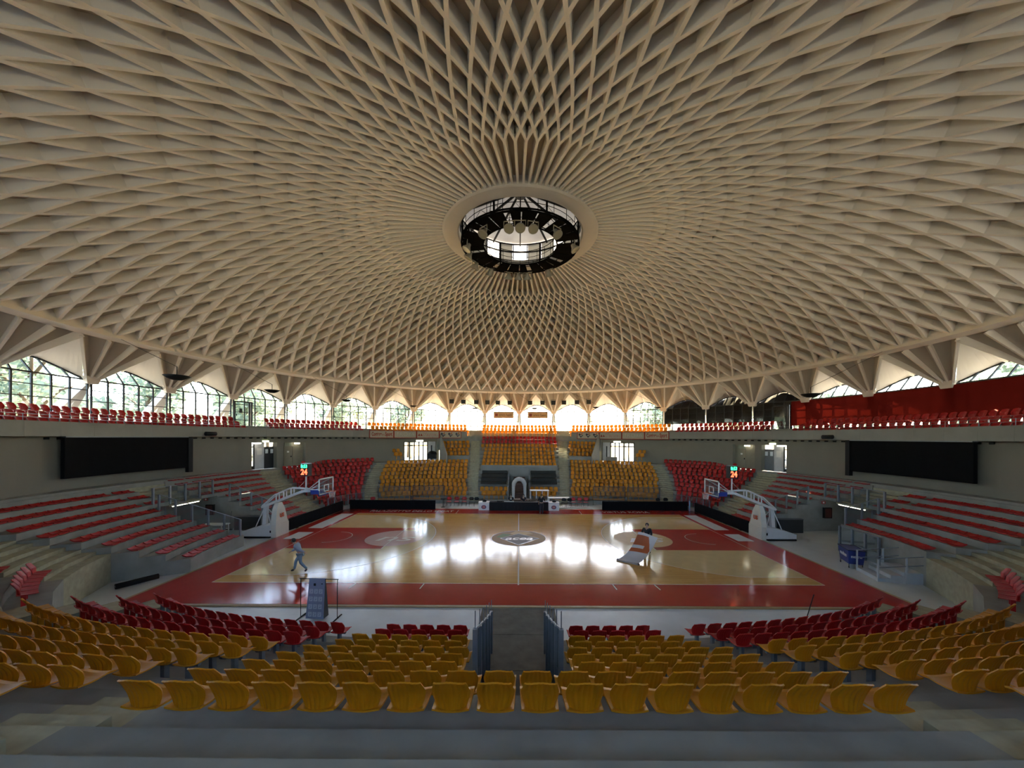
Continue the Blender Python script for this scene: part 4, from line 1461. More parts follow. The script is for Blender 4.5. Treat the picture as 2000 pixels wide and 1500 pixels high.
# ------------------------------------------------------------------ doors in the gallery glazing
for side in (-1, 1):
    dn_i += 1
    d = link('door_%d' % dn_i, None)
    a = rad(68.3 if side < 0 else 65.6) * side
    d.matrix_world = Matrix.Translation(pol(28.4, a, 7.63)) @ Matrix.Rotation(-a, 4, 'Z')
    tag(d, kind='structure')
    for x in (-0.75, 0.55, 0.75):
        MB().box(x - 0.06, x + 0.06, -0.06, 0.06, 0, 2.3).build('frame_post', M_FRAME, d)
    MB().box(-0.8, 0.8, -0.06, 0.06, 2.25, 2.36).build('frame_rail', M_FRAME, d)
    MB().box(-0.69, 0.49, -0.01, 0.01, 0, 2.25).build('pane', M_GLASS, d)
    MB().box(-0.35, -0.1, -0.03, -0.015, 1.25, 1.65).build('door_notice', M_FRAME, d)
    MB().box(-0.66, -0.6, -0.1, -0.06, 0.95, 1.15).build('door_handle', M_BLACK, d)

# ------------------------------------------------------------------ lighting gantry in the oculus
M_SPOT = mat('spot_housing', (0.38, 0.36, 0.30), 0.4, var=0.05)
M_SPOTG = mat('spot_glass', (0.42, 0.40, 0.30), 0.25, var=0.05)
gan = thing('lighting_gantry', 'black ring shaped lighting gantry hung inside the oculus', 'gantry', (0, 0, 19.35))
for r, z, t in ((2.45, 0, 0.05), (3.85, 0, 0.06), (2.45, 0.12, 0.03), (3.85, 0.14, 0.05), (3.85, 0.95, 0.025), (3.85, 0.5, 0.018), (2.45, 0.95, 0.022), (2.45, 0.5, 0.016)):
    MB().tube([(r * math.cos(2 * PI * i / 48), r * math.sin(2 * PI * i / 48), z) for i in range(48)], t, 6, True).build('ring_tube', M_GANT, gan)
for i in range(24):
    a0, a1 = 2 * PI * i / 24, 2 * PI * (i + (0.9 if i % 3 else 0.6)) / 24
    MB().hexa([pol(2.5, a0, -0.02), pol(3.8, a0, -0.02), pol(3.8, a1, -0.02), pol(2.5, a1, -0.02)], [pol(2.5, a0, 0.03), pol(3.8, a0, 0.03), pol(3.8, a1, 0.03), pol(2.5, a1, 0.03)]).build('deck_plate', M_GANT, gan)
    MB().tube([pol(3.85, a0, 0), pol(3.85, a0, 0.95)], 0.018, 5).build('rail_post', M_GANT, gan)
    MB().tube([pol(2.45, a0, 0), pol(2.45, a0, 0.95)], 0.016, 5).build('rail_post', M_GANT, gan)
    if i % 2 == 0:
        MB().tube([pol(3.85, a0, 0.14), pol(3.85, (a0 + a1) / 2, 0.5), pol(3.85, a1, 0.14)], 0.014, 4).build('rail_brace', M_GANT, gan)
for i in range(8):
    a = 2 * PI * (i + 0.5) / 8
    MB().beam(pol(3.9, a, 0), pol(3.95, a, 2.2), 0.11).build('hanger_post', M_GANT, gan)
# ladder on the near left hanger
for s in (-0.2, 0.2):
    MB().tube([(-1.55 + s, -3.4, 0.1), (-1.35 + s, -3.4, 2.0)], 0.02, 5).build('ladder_rail', M_GANT, gan)
for i in range(6):
    MB().tube([(-1.73 + i * 0.03, -3.4, 0.25 + 0.3 * i), (-1.33 + i * 0.03, -3.4, 0.25 + 0.3 * i)], 0.015, 5).build('ladder_rung', M_GANT, gan)
spots = [(192, 3.1), (180, 3.1), (166, 3.1), (222, 3.3), (258, 3.5), (276, 3.5), (138, 3.3), (102, 3.6), (-14, 3.6), (-2, 3.6), (9, 3.6), (-38, 3.7), (36, 3.7), (300, 3.7)]
for i, (dg, r) in enumerate(spots):
    a = rad(dg)
    o = thing('stage_spotlight', 'grey round spotlight hung from the gantry, %s clockwise from the near side' % ordw(i), 'spotlight', pol(r, a, 19.28), -a + PI, 'spotlights of the round gantry')
    T = Matrix.Translation((0, 0, -0.42)) @ Matrix.Rotation(rad(-30), 4, 'X')
    mb = MB().lathe([(0.001, 0.34), (0.10, 0.34), (0.15, 0.16), (0.30, -0.06), (0.30, -0.12), (0.27, -0.12), (0.27, -0.06), (0.001, 0.0)], 16)
    mb.v = [tuple(T @ Vector(p)) for p in mb.v]
    mb.build('reflector', M_SPOT, o, True)
    mb = MB().lathe([(0.001, -0.11), (0.28, -0.10)], 16)
    mb.v = [tuple(T @ Vector(p)) for p in mb.v]
    mb.build('front_glass', M_SPOTG, o)
    for s in (-0.32, 0.32):
        MB().beam((s, 0, -0.40), (s, 0, -0.02), 0.03, 0.04).build('yoke', M_SPOT, o)
    MB().box(-0.33, 0.33, -0.02, 0.02, -0.04, 0.0).build('yoke_bar', M_SPOT, o)
    MB().tube([(0, 0, -0.02), (0, 0, 0.08)], 0.03, 6).build('clamp', M_BLACK, o)

# ------------------------------------------------------------------ baskets
M_BLUE = mat('blue_padding', (0.015, 0.035, 0.22), 0.4)
M_ORANGE = mat('hoop_orange', (0.55, 0.09, 0.02), 0.4)
M_BW = mat('stand_white', (0.58, 0.58, 0.56), 0.4, var=0.03)
M_PADW = mat('pad_cream', (0.58, 0.56, 0.47), 0.5, var=0.04)
M_BGLASS = glassmat('backboard_glass', (0.88, 0.92, 0.92), 0.06, 0.04)
M_LEDR = mat('led_red', (0.3, 0.02, 0.01), 0.5, emit=(1.0, 0.08, 0.03), estr=2.6)
M_LEDG = mat('led_green', (0.02, 0.3, 0.1), 0.5, emit=(0.05, 1.0, 0.32), estr=1.4)
for sg in (-1, 1):
    o = thing('basketball_stand', 'white wheeled basketball stand with padded tower at the %s end of the court' % SIDEW[sg], 'basketball hoop', (16.05 * sg, 0.25, 0.0))
    X = lambda x: sg * (x - 16.05)
    def bx(x0, x1, y0, y1, z0, z1):
        a, b = sorted((X(x0), X(x1)))
        return MB().box(a, b, y0, y1, z0, z1)
    yc = -0.25
    # base
    poly = [(X(16.3), 0.06), (X(18.35), 0.06), (X(18.35), 0.36), (X(17.0), 0.75), (X(16.3), 0.82)]
    MB().prism(poly, -0.62 + 0.2, 0.62 + 0.2, 'y').build('base', M_BW, o)
    bx(16.4, 18.3, -0.5, 0.95, -0.04, 0.06).build('base_skid', M_BLACK, o)
    bx(16.32, 16.44, -0.43, -0.415, 0.3, 0.45).build('socket_plate', M_BLACK, o)
    # padded tower: block and tapered upper part
    bx(16.0, 16.32, -0.47, 0.87, 0.0, 0.82).build('pad_block', M_PADW, o)
    lo = [(X(16.03), -0.42, 0.82), (X(16.4), -0.42, 0.82), (X(16.4), 0.82, 0.82), (X(16.03), 0.82, 0.82)]
    mid = [(X(16.10), -0.22, 1.75), (X(16.42), -0.22, 1.75), (X(16.42), 0.62, 1.75), (X(16.10), 0.62, 1.75)]
    hi = [(X(16.16), 0.0, 2.2), (X(16.40), 0.0, 2.2), (X(16.40), 0.40, 2.2), (X(16.16), 0.40, 2.2)]
    MB().hexa(lo, mid).hexa(mid, hi).build('pad_tower', M_PADW, o)
    Rt = Matrix(((0, 0, -sg, X(16.03)), (-sg, 0, 0, 0.2), (0, 1, 0, 1.35), (0, 0, 0, 1)))
    tilt = Matrix.Translation((0, 0, 0))
    MB().add([(X(16.055), -0.05, 1.2), (X(16.055), 0.45, 1.2), (X(16.07), 0.45, 1.55), (X(16.07), -0.05, 1.55)], [(0, 1, 2, 3)]).build('badge', M_PLIT, o)
    text('badge_lettering', 'US', 0.36, M_ORANGE, o, Rt, 0.01, bold=0.012, width=0.42)
    # column and stays
    col = MB().beam((X(17.2), 0.2, 0.5), (X(17.1), 0.2, 2.05), 0.24, 0.22)
    col.build('column', M_BW, o)
    for ys in (-0.25, 0.65):
        MB().tube([(X(17.55), ys, 0.5), (X(17.15), 0.2, 2.0)], 0.03, 6).build('stay', M_BW, o)
        MB().tube([(X(16.5), ys, 0.9), (X(17.1), 0.2, 1.9)], 0.028, 6).build('stay', M_BW, o)
    # boom
    for ys in (yc + 0.1, yc + 0.4):
        MB().beam((X(17.25), ys + 0.1, 1.92), (X(14.45), ys, 3.02), 0.09, 0.14).beam((X(14.5), ys, 3.02), (X(12.98), ys, 3.06), 0.09, 0.14).build('boom_beam', M_BW, o)
        MB().tube([(X(17.2), ys + 0.1, 2.02), (X(16.35), ys + 0.05, 2.75), (X(15.3), ys, 3.22), (X(14.3), ys, 3.18), (X(13.9), ys, 3.08)], 0.04, 6).build('boom_top_chord', M_BW, o)
        for x0, z0, z1 in ((16.2, 2.3, 2.8), (15.7, 2.5, 3.02), (15.2, 2.7, 3.2)):
            MB().beam((X(x0), ys, z0), (X(x0), ys, z1), 0.06, 0.07).build('boom_strut', M_BW, o)
        MB().tube([(X(14.1), ys, 3.12), (X(12.88), yc + (1.0 if ys > 0 else -0.5), 3.9)], 0.025, 6).build('board_stay', M_BW, o)
        MB().tube([(X(14.3), ys, 3.1), (X(12.9), yc + (0.9 if ys > 0 else -0.6), 3.45)], 0.02, 6).build('board_stay', M_BW, o)
    bx(12.98, 13.75, yc - 0.2, yc + 0.45, 2.86, 3.14).build('boom_pad', M_BLUE, o)
    # backboard (plane x = 12.8)
    y0, y1 = yc - 0.9, yc + 0.9
    bx(12.80, 12.815, y0 + 0.05, y1 - 0.05, 2.95, 3.90).build('backboard_glass', M_BGLASS, o)
    for a, b, c, d, n, m in ((y0, y0 + 0.07, 2.9, 3.95, 'board_edge', M_WHITE), (y1 - 0.07, y1, 2.9, 3.95, 'board_edge', M_WHITE), (y0, y1, 3.88, 3.95, 'board_edge', M_WHITE), (y0, y1, 2.9, 2.97, 'board_edge', M_WHITE),
                             (y0 - 0.03, y1 + 0.03, 2.84, 2.92, 'board_pad', M_BLUE), (y0 - 0.03, y0 + 0.03, 2.84, 3.2, 'board_pad', M_BLUE), (y1 - 0.03, y1 + 0.03, 2.84, 3.2, 'board_pad', M_BLUE)):
        bx(12.785, 12.835, a, b, c, d).build(n, m, o)
    for a, b, c, d in ((-0.295, 0.295, 3.45, 3.51), (-0.295, 0.295, 3.05, 3.11), (-0.295, -0.235, 3.05, 3.5), (0.235, 0.295, 3.05, 3.5)):
        bx(12.78, 12.80, yc + a, yc + b, c, d).build('target_line', M_WHITE, o)
    # hoop and net
    hc = Vector((X(12.425), yc, 3.05))
    hoop = MB().tube([hc + Vector((0.235 * math.cos(2 * PI * i / 20), 0.235 * math.sin(2 * PI * i / 20), 0)) for i in range(20)], 0.018, 6, True).build('hoop', M_ORANGE, o)
    bx(12.62, 12.80, yc - 0.07, yc + 0.07, 2.98, 3.06).build('hoop_bracket', M_ORANGE, o)
    net = MB()
    for i in range(12):
        for dr in (1, -1):
            pts = []
            for k in range(5):
                t = 2 * PI * (i + dr * k * 0.5) / 12
                r = 0.225 - 0.08 * (k / 4) ** 0.6
                pts.append(hc + Vector((r * math.cos(t), r * math.sin(t), -0.1 * k)))
            net.tube(pts, 0.007, 3)
    net.build('net', M_WHITE, o)
    # shot clock on a pole
    c = thing('shot_clock', 'shot clock box showing red and green digits above the %s basket' % SIDEW[sg], 'clock', (14.15 * sg, 0.0, 3.1))
    MB().tube([(0, 0, 0.06), (0, 0, 1.0)], 0.045, 8).build('pole', M_BW, c)
    MB().tube([(0.0, 0, 0.7), (0.55 * sg, 0, 0.12)], 0.012, 5).build('pole_stay', M_BW, c)
    MB().box(-0.24, 0.24, -0.24, 0.24, 0.96, 1.76).build('clock_box', M_BLACK, c)
    MB().box(-0.25, 0.25, -0.25, 0.25, 1.76, 1.79).build('clock_cap', M_GREY, c)
    for rot in (0, 180):
        Rm = Matrix.Rotation(rad(rot), 4, 'Z') @ Matrix.Translation((0, -0.245, 0)) @ Matrix.Rotation(rad(90), 4, 'X')
        text('game_digits', '8:53', 0.30, M_LEDG, c, Rm @ Matrix.Translation((0, 1.60, 0)), 0.004, bold=0.012, width=0.42)
        text('shot_digits', '24', 0.52, M_LEDR, c, Rm @ Matrix.Translation((0, 1.22, 0)), 0.004, bold=0.018, width=0.43)

# ------------------------------------------------------------------ boards around the court
def board(x0, y0, x1, y1, label, n, h=0.88):
    d = Vector((x1 - x0, y1 - y0, 0))
    L = d.length
    o = thing('advertising_board', label, 'board', (x0, y0, -0.05), math.atan2(d.y, d.x), 'black boards around the court')
    w = L / n
    for i in range(n):
        MB().box(i * w + 0.006, (i + 1) * w - 0.006, -0.04, 0.04, 0.05, h).build('board_panel', M_BOARD, o)
        MB().box(i * w + w * 0.45, i * w + w * 0.55, -0.05, 0.35, 0, 0.05).build('board_foot', M_BLACK, o)
        MB().beam((i * w + w / 2, 0.3, 0.04), (i * w + w / 2, 0.04, h * 0.7), 0.03).build('board_prop', M_BLACK, o)
for sg in (-1, 1):
    xa, xb = sorted((15.6 * sg, 7.7 * sg))
    board(xa, 9.35, xb, 9.35, 'long black board at the far sideline, %s of the scorer table' % SIDEW[sg], 4)
    if sg < 0:
        board(-16.3, 1.6, -16.05, 8.9, 'black board angled along the left baseline beside the basket stand', 4)
    else:
        board(16.05, 8.9, 16.3, 1.6, 'black board angled along the right baseline beside the basket stand', 4)
o = thing('blue_pole', 'short pale blue pole at the corner of the right boards', 'pole', (15.68, 9.15, -0.05))
MB().tube([(0, 0, 0), (0, 0, 0.98)], 0.06, 8).build('pole_tube', mat('pale_blue', (0.25, 0.42, 0.75), 0.4), o, True)
MB().lathe([(0.001, 0), (0.12, 0), (0.12, 0.03), (0.001, 0.03)], 12).build('pole_base', M_BLACK, o)

# ------------------------------------------------------------------ scorer table, chairs, far bench area
M_CLOTH = mat('black_cloth', (0.006, 0.006, 0.007), 0.85)
t = thing('scorer_table', 'long scorer table covered with black cloth below the white arch', 'table', (0, 9.3, 0.0))
MB().box(-2.68, 2.68, -0.35, 0.35, 0.72, 0.76).build('table_top', M_CLOTH, t)
mb = MB()
N = 80
for i in range(N + 1):
    x = -2.68 + 5.36 * i / N
    w = 0.015 * math.sin(i * 1.3)
    mb.v += [(x, -0.36 + w, 0.0), (x, -0.352, 0.74)]
mb.f = [(2 * i, 2 * i + 2, 2 * i + 3, 2 * i + 1) for i in range(N)]
mb.box(-2.70, -2.68, -0.35, 0.35, 0, 0.74).box(2.68, 2.70, -0.35, 0.35, 0, 0.74)
mb.build('table_skirt', M_CLOTH, t)
for x in (-2.6, -0.9, 0.9, 2.6):
    MB().box(x - 0.02, x + 0.02, 0.28, 0.32, 0, 0.72).build('table_leg', M_GREY, t)
for x, w, nm in ((-1.75, 0.5, 'dark keyboard case'), (-0.9, 0.9, 'white paper sheets'), (2.45, 0.4, 'white tray')):
    o = thing('table_item', '%s lying on the scorer table' % nm, 'papers' if 'paper' in nm else 'case', (x, 9.3, 0.762))
    MB().box(-w / 2, w / 2, -0.16, 0.16, 0, 0.03 if 'paper' in nm else 0.09).build('item_body', M_BLACK if 'dark' in nm else M_WHITE, o)
    MB().box(-w / 2 + 0.03, w / 2 - 0.03, -0.13, 0.13, 0.03 if 'paper' in nm else 0.09, 0.04 if 'paper' in nm else 0.10).build('item_top', M_PGRY, o)
for sg in (-1, 1):
    o = thing('emblem_table', 'small white side table with a round red and blue emblem, %s of the scorer table' % SIDEW[sg], 'table', (3.2 * sg, 9.3, 0.0))
    MB().box(-0.48, 0.48, -0.3, 0.3, 0.0, 0.72).build('table_body', M_WHITE, o)
    MB().box(-0.5, 0.5, -0.32, 0.32, 0.70, 0.74).build('table_top', M_WHITE, o)
    mb = MB()
    b0 = [(0.23 * math.cos(2 * PI * i / 20), -0.306, 0.30 + 0.18 * math.sin(2 * PI * i / 20)) for i in range(20)]
    mb.add(b0, [tuple(range(20))]).build('emblem_disc', mat('emblem_blue', (0.03, 0.05, 0.16), 0.5), o)
    b0 = [(0.16 * math.cos(2 * PI * i / 20), -0.310, 0.30 + 0.15 * math.sin(2 * PI * i / 20)) for i in range(20)]
    MB().add(b0, [tuple(range(20))]).build('emblem_ball', mat('emblem_red', (0.40, 0.10, 0.09), 0.5), o)
    MB().box(-0.10, 0.10, -0.316, -0.31, 0.28, 0.33).build('emblem_band', M_PLIT, o)
    q = thing('black_bag', 'small black bag on the %s emblem table' % SIDEW[sg], 'bag', (3.2 * sg + 0.05, 9.25, 0.742))
    MB().sphere((0, 0, 0.07), 0.16, 10, 6, (1.3, 0.8, 0.55)).build('bag_body', M_BLACK, q, True)
    MB().tube([(-0.1, 0, 0.13), (0, 0, 0.21), (0.1, 0, 0.13)], 0.012, 5).build('bag_handle', M_BLACK, q)
def chair(x, y, rz, colour, label):
    c = thing('bench_chair', label, 'chair', (x, y, -0.05), rz, 'stacking chairs of the team benches')
    m = M_RED if colour == 'red' else M_BLACK
    shell(lambda u, v: (u * 0.22, -0.22 + 0.42 * v, 0.45 - 0.02 * math.sin(v * PI)), 3, 3, 0.03).build('seat', m, c, True)
    def bk(u, v):
        e = math.sqrt(max(0, 1 - (2 * v - 1) ** 2 * 0.75))
        return (u * 0.23 * e, 0.22 + 0.06 * v - 0.03 * u * u, 0.55 + 0.30 * v)
    shell(bk, 4, 5, 0.025).build('backrest', m, c, True)
    for s in (-0.21, 0.21):
        MB().tube([(s, -0.2, 0), (s, -0.18, 0.44)], 0.012, 5).build('leg', M_BLACK, c)
        MB().tube([(s, 0.24, 0), (s, 0.19, 0.44), (s, 0.26, 0.6)], 0.012, 5).build('leg', M_BLACK, c)
for i, x in enumerate((-6.85, -6.1, -5.35)):
    chair(x, 11.3, PI * 0.02 * (i - 1), 'red', 'red bench chair left of the scorer table, %s of three from the left' % ORD[i])
for i, x in enumerate((-4.62, -4.12)):
    chair(x, 11.2, 0.1, 'black', 'black bench chair left of the scorer table, %s the red chairs' % ('next to' if i == 0 else 'further from'))
for i, x in enumerate((4.3, 4.85)):
    chair(x, 10.9, -0.4, 'black', 'black bench chair right of the scorer table, %s the red chairs' % ('further from' if i == 0 else 'next to'))
for i, x in enumerate((5.35, 5.95, 6.55)):
    chair(x, 11.3, -0.15 * i, 'red', 'red bench chair right of the scorer table, %s of three from the left' % ORD[i])
chair(-14.2, 11.0, 0.2, 'red', 'lone red chair behind the left black board')
chair(13.7, 11.2, 0.2, 'black', 'black chair behind the right black board, nearer the centre')
chair(14.45, 11.3, 0.0, 'black', 'black chair behind the right black board, nearer the corner')
o = thing('boom_stand', 'black microphone stand with hood left of the red chairs', 'stand', (-7.25, 10.6, -0.05))
MB().tube([(0, 0, 0), (0, 0, 0.75)], 0.03, 6).build('pole', M_BLACK, o)
MB().box(-0.22, 0.22, -0.15, 0.15, 0.75, 0.88).build('hood', M_BLACK, o)
MB().lathe([(0.001, 0), (0.2, 0), (0.2, 0.04), (0.001, 0.04)], 12).build('foot', M_BLACK, o)
def white_table(x, y, w, h, label, legs=4):
    o = thing('white_table', label, 'table', (x, y, -0.05))
    MB().box(-w / 2, w / 2, -0.35, 0.35, h - 0.05, h).build('table_top', M_WHITE, o)
    for i in range(legs // 2):
        lx = -w / 2 + 0.08 + (w - 0.16) * i / max(1, legs // 2 - 1)
        for ly in (-0.3, 0.3):
            MB().box(lx - 0.025, lx + 0.025, ly - 0.025, ly + 0.025, 0, h - 0.05).build('leg', M_WHITE, o)
white_table(3.95, 11.7, 2.1, 0.82, 'long white table behind the scorer table at the right')
white_table(2.05, 12.3, 1.9, 1.45, 'tall narrow white frame table right of the white arch', 8)
white_table(-20.6, 0.5, 1.5, 0.75, 'small white table at the mouth of the left side tunnel')
o = thing('wooden_bench', 'low brown wooden bench in front of the white arch', 'bench', (0.75, 10.9, -0.05))
for i in range(4):
    MB().box(-1.35, 1.35, -0.25 + 0.13 * i, -0.14 + 0.13 * i, 0.72, 0.78).build('slat', mat('bench_brown', (0.14, 0.08, 0.03), 0.5), o)
for i in range(3):
    MB().box(-1.35, 1.35, -0.27, -0.24, 0.12 + 0.2 * i, 0.28 + 0.2 * i).build('front_board', mat('bench_brown', (0.14, 0.08, 0.03), 0.5), o)
for x in (-1.2, 0, 1.2):
    MB().box(x - 0.04, x + 0.04, -0.22, 0.24, 0, 0.72).build('leg', M_BLACK, o)

# white inflatable arch with the brown stairs inside
M_INFL = mat('inflatable_white', (0.50, 0.49, 0.46), 0.5, var=0.06, scale=4)
arch = thing('inflatable_arch', 'white inflatable arch over the mouth of the central tunnel', 'arch', (0.03, 12.0, -0.05))
pts = [(-0.58, 0, 0.0), (-0.58, 0, 0.9), (-0.57, 0, 1.75)] + [(0.57 * -math.cos(PI * i / 10), 0, 1.9 + 0.68 * math.sin(PI * i / 10)) for i in range(1, 10)] + [(0.57, 0, 1.75), (0.58, 0, 0.9), (0.58, 0, 0)]
MB().tube(pts, [0.12] * 2 + [0.15] + [0.2] * 9 + [0.15] + [0.12] * 2, 12).build('arch_tube', M_INFL, arch, True)
ptb = [(p[0] * 0.98, 0.55, p[2] * 0.99) for p in pts]
MB().tube(ptb, [0.11] * 2 + [0.14] + [0.18] * 9 + [0.14] + [0.11] * 2, 12).build('arch_tube', M_INFL, arch, True)
st = thing('wooden_stairs', 'dark reddish wooden stairs rising inside the white arch', 'stairs', (0.03, 12.7, -0.05))
M_BRST = mat('brown_stairs', (0.075, 0.028, 0.012), 0.5, var=0.2)
for i in range(11):
    MB().box(-0.62, 0.62, i * 0.24, i * 0.24 + 0.3, 0.1 + i * 0.21, 0.16 + i * 0.21).build('stair_tread', M_BRST, st)
    MB().box(-0.62, 0.62, i * 0.24 + 0.27, i * 0.24 + 0.3, -0.05 + i * 0.21, 0.12 + (i + 1) * 0.21).build('stair_riser', M_BRST, st)
# black covers over the rows beside the arch
M_TARPB = mat('black_cover', (0.02, 0.021, 0.017), 0.8, var=0.2)
for sg in (-1, 1):
    mb = MB()
    prof = []
    for k in range(3, 6):
        y = 12.65 + 0.84 * k
        h = row_h(k, 0)
        prof += [(y + 0.10, h + 0.30), (y + 0.18, h + 0.50), (y + 0.60, h + 0.55), (y + 0.68, h + 0.86)]
    prof += [(12.65 + 0.84 * 6, row_h(6, 0) + 0.25), (12.65 + 0.84 * 6 + 0.6, row_h(6, 0) + 0.3)]
    x0, x1 = 1.35 * sg, 4.15 * sg
    for y, z in prof:
        mb.v += [(x0 * 1.0, y, z), ((x0 + x1) / 2, y + 0.02, z - 0.02), (x1 + 0.03 * (y - 15) * sg, y, z)]
    mb.f = [f for i in range(len(prof) - 1) for f in ((3 * i, 3 * i + 1, 3 * i + 4, 3 * i + 3), (3 * i + 1, 3 * i + 2, 3 * i + 5, 3 * i + 4))]
    o = mb.build('seat_cover', M_TARPB)
    tag(o, 'black cloth cover over the seat rows %s of the white arch' % SIDEW[sg], 'cover', 'black seat covers')
# parapet across the centre stand above the tunnel
o = thing('centre_parapet', 'grey parapet wall above the central tunnel and black covers', 'parapet', (0, 18.25, 0), kind='structure')
for i in range(4):
    MB().box(-4.5 + 2.25 * i, -4.5 + 2.25 * (i + 1) - 0.01, 0, 0.12, 2.2, 3.42).build('parapet_panel', M_PARA, o)
o = thing('tunnel_portal', 'grey wall closing the top of the central tunnel', 'wall', (0, 17.6, 0), kind='structure')
MB().box(-1.08, 1.08, 0, 0.2, 2.2, 3.3).build('portal_lintel', M_PARA, o)
MB().box(-1.08, 1.08, 1.2, 1.3, -0.05, 3.0).build('portal_back', M_BOARD, o)
# walkway parapets of the yellow blocks beside the doors
for sg in (-1, 1):
    ringarc(lambda p: curve_r(9.9, p), lambda p: 0, 0, 0.1, 0, 0) if False else None
    n = 6
    for i in range(n):
        a0 = rad(16.6 + (24.0 - 16.6) * i / n) * sg
        a1 = rad(16.6 + (24.0 - 16.6) * (i + 1) / n) * sg
        r0, r1 = curve_r(9.92, a0), curve_r(9.92, a1)
        MB().hexa([pol(r0, a0, 3.4), pol(r0 + 0.1, a0, 3.4), pol(r1 + 0.1, a1, 3.4), pol(r1, a1, 3.4)], [pol(r0, a0, 4.35), pol(r0 + 0.1, a0, 4.35), pol(r1 + 0.1, a1, 4.35), pol(r1, a1, 4.35)]).build('parapet_panel', M_PARA, stands[(False, sg)])
    o = thing('grey_planter', 'low grey panel standing before the %s glass doors' % SIDEW[sg], 'panel', (sg * 11.6, 21.3, CONC_H)) if sg > 0 else None
    if o:
        MB().box(-0.7, 0.7, -0.05, 0.05, 0, 0.72).build('panel_board', M_PGRY, o)
        for x in (-0.6, 0.6):
            MB().box(x - 0.04, x + 0.04, -0.2, 0.2, 0, 0.05).build('panel_foot', M_BLACK, o)
    else:
        o = thing('black_hood', 'black hooded stall standing before the left glass doors', 'stall', (-11.0, 21.8, CONC_H))
        MB().box(-0.5, 0.5, -0.3, 0.3, 0.35, 1.0).build('stall_body', M_BLACK, o)
        MB().lathe([(0.58, 1.0), (0.52, 1.15), (0.3, 1.3), (0.001, 1.34)], 12).build('stall_hood', M_BLACK, o)
        for x in (-0.46, 0.46):
            MB().box(x - 0.03, x + 0.03, -0.25, 0.25, 0, 0.35).build('leg', M_GREY, o)

# ------------------------------------------------------------------ near passage mat, rack, broom, cart, ramp
M_MAT = mat('dark_passage_mat', (0.085, 0.08, 0.06), 0.75, var=0.25, scale=2.5, bump=0.3, bscale=6)
for i in range(4):
    o = MB().box(-1.42, 1.42, -9.8 - 1.9 * (i + 1) + 0.01, -9.8 - 1.9 * i - 0.01, -0.05, -0.03 + 0.002 * i).build('floor_mat', M_MAT)
    tag(o, 'dark mat on the floor of the near passage, %s from the court' % ORD[i], 'mat', 'dark mats of the near passage')
M_BANN = mat('banner_slate', (0.21, 0.23, 0.31), 0.6)
M_BANNL = mat('banner_pale', (0.42, 0.45, 0.50), 0.6)
rk = thing('banner_rack', 'thin dark frame with a slate blue draped banner of nine pictograms', 'banner stand', (-7.4, -10.6, -0.05), rad(-3))
for x in (-0.7, 0.7):
    MB().tube([(x, 0, 0), (x, 0, 1.45)], 0.012, 6).build('post', M_BLACK, rk)
    MB().box(x - 0.02, x + 0.02, -0.3, 0.3, 0, 0.03).build('foot', M_BLACK, rk)
MB().tube([(-0.74, 0, 1.45), (0.74, 0, 1.45)], 0.014, 6).build('top_bar', M_BLACK, rk)
bn = MB()
for x in (-0.36, 0.24):
    dx = 0.03 if x > 0 else -0.05
    bn.v += [(x + dx, -0.16, 0.05), (x + dx * 0.4, -0.08, 0.8), (x, -0.02, 1.47), (x, 0.02, 1.47), (x + dx * 0.4, 0.08, 0.8), (x + dx, 0.16, 0.05)]
bn.f = [(i, i + 1, i + 7, i + 6) for i in range(5)]
ban = bn.build('banner', M_BANN, rk)
side_m = MB().add([(0.275, -0.16, 0.05), (0.275, 0.16, 0.05), (0.245, 0.02, 1.45), (0.245, -0.02, 1.45)], [(0, 1, 2, 3)]).build('banner_side', mat('banner_side_dark', (0.04, 0.045, 0.05), 0.6), rk)
for r in range(4):
    for c in range(3):
        z = 1.02 - 0.27 * r
        y = -0.02 - 0.14 * (1.47 - z) / 1.42 - 0.012
        x = -0.25 + 0.18 * c
        sl = 0.14 / 1.42
        def q(a, b, off):
            return (x + a, y - sl * -b * 1.0 - off if False else y + sl * b - off, z + b)
        MB().add([q(-0.07, -0.08, 0), q(0.07, -0.08, 0), q(0.07, 0.08, 0), q(-0.07, 0.08, 0)], [(0, 1, 2, 3)]).build('pictogram', M_BANNL, ban)
        MB().add([q(-0.04, -0.05, 0.004), q(0.03, -0.03, 0.004), q(0.045, 0.02, 0.004), q(-0.01, -0.005, 0.004)], [(0, 1, 2, 3)]).add([q(-0.04, 0.03, 0.004), q(0.04, 0.04, 0.004), q(0.04, 0.055, 0.004), q(-0.04, 0.05, 0.004)], [(0, 1, 2, 3)]).build('pictogram_mark', M_BANN, ban)
MB().box(-0.16, -0.08, -0.075, -0.065, 1.22, 1.31).build('banner_badge', M_BLACK, ban)
MB().box(0.12, 0.18, -0.065, -0.055, 1.28, 1.31).build('banner_badge', M_BLACK, ban)
for nm, p, tilt, lab in (('broom', (9.75, -11.6, -0.05), 0.5, 'thin dark broom leaning by the near right red seats'), ('broom', (-20.75, 1.85, -0.05), 0.12, 'black broom leaning on the wall of the left side tunnel')):
    o = thing(nm, lab, 'broom', p)
    MB().tube([(0, 0, 0.06), (tilt, 0.12 if p[0] > 0 else 0.1, 1.35)], 0.014, 6).build('handle', M_BLACK, o)
    MB().box(-0.22, 0.22, -0.04, 0.04, 0, 0.08).build('brush', M_BLACK, o)
ct = thing('ball_cart', 'blue cloth ball cart with white lettering beside the right near stand', 'cart', (17.75, -4.75, -0.05), rad(-22))
M_CART = mat('cart_blue', (0.015, 0.03, 0.16), 0.55)
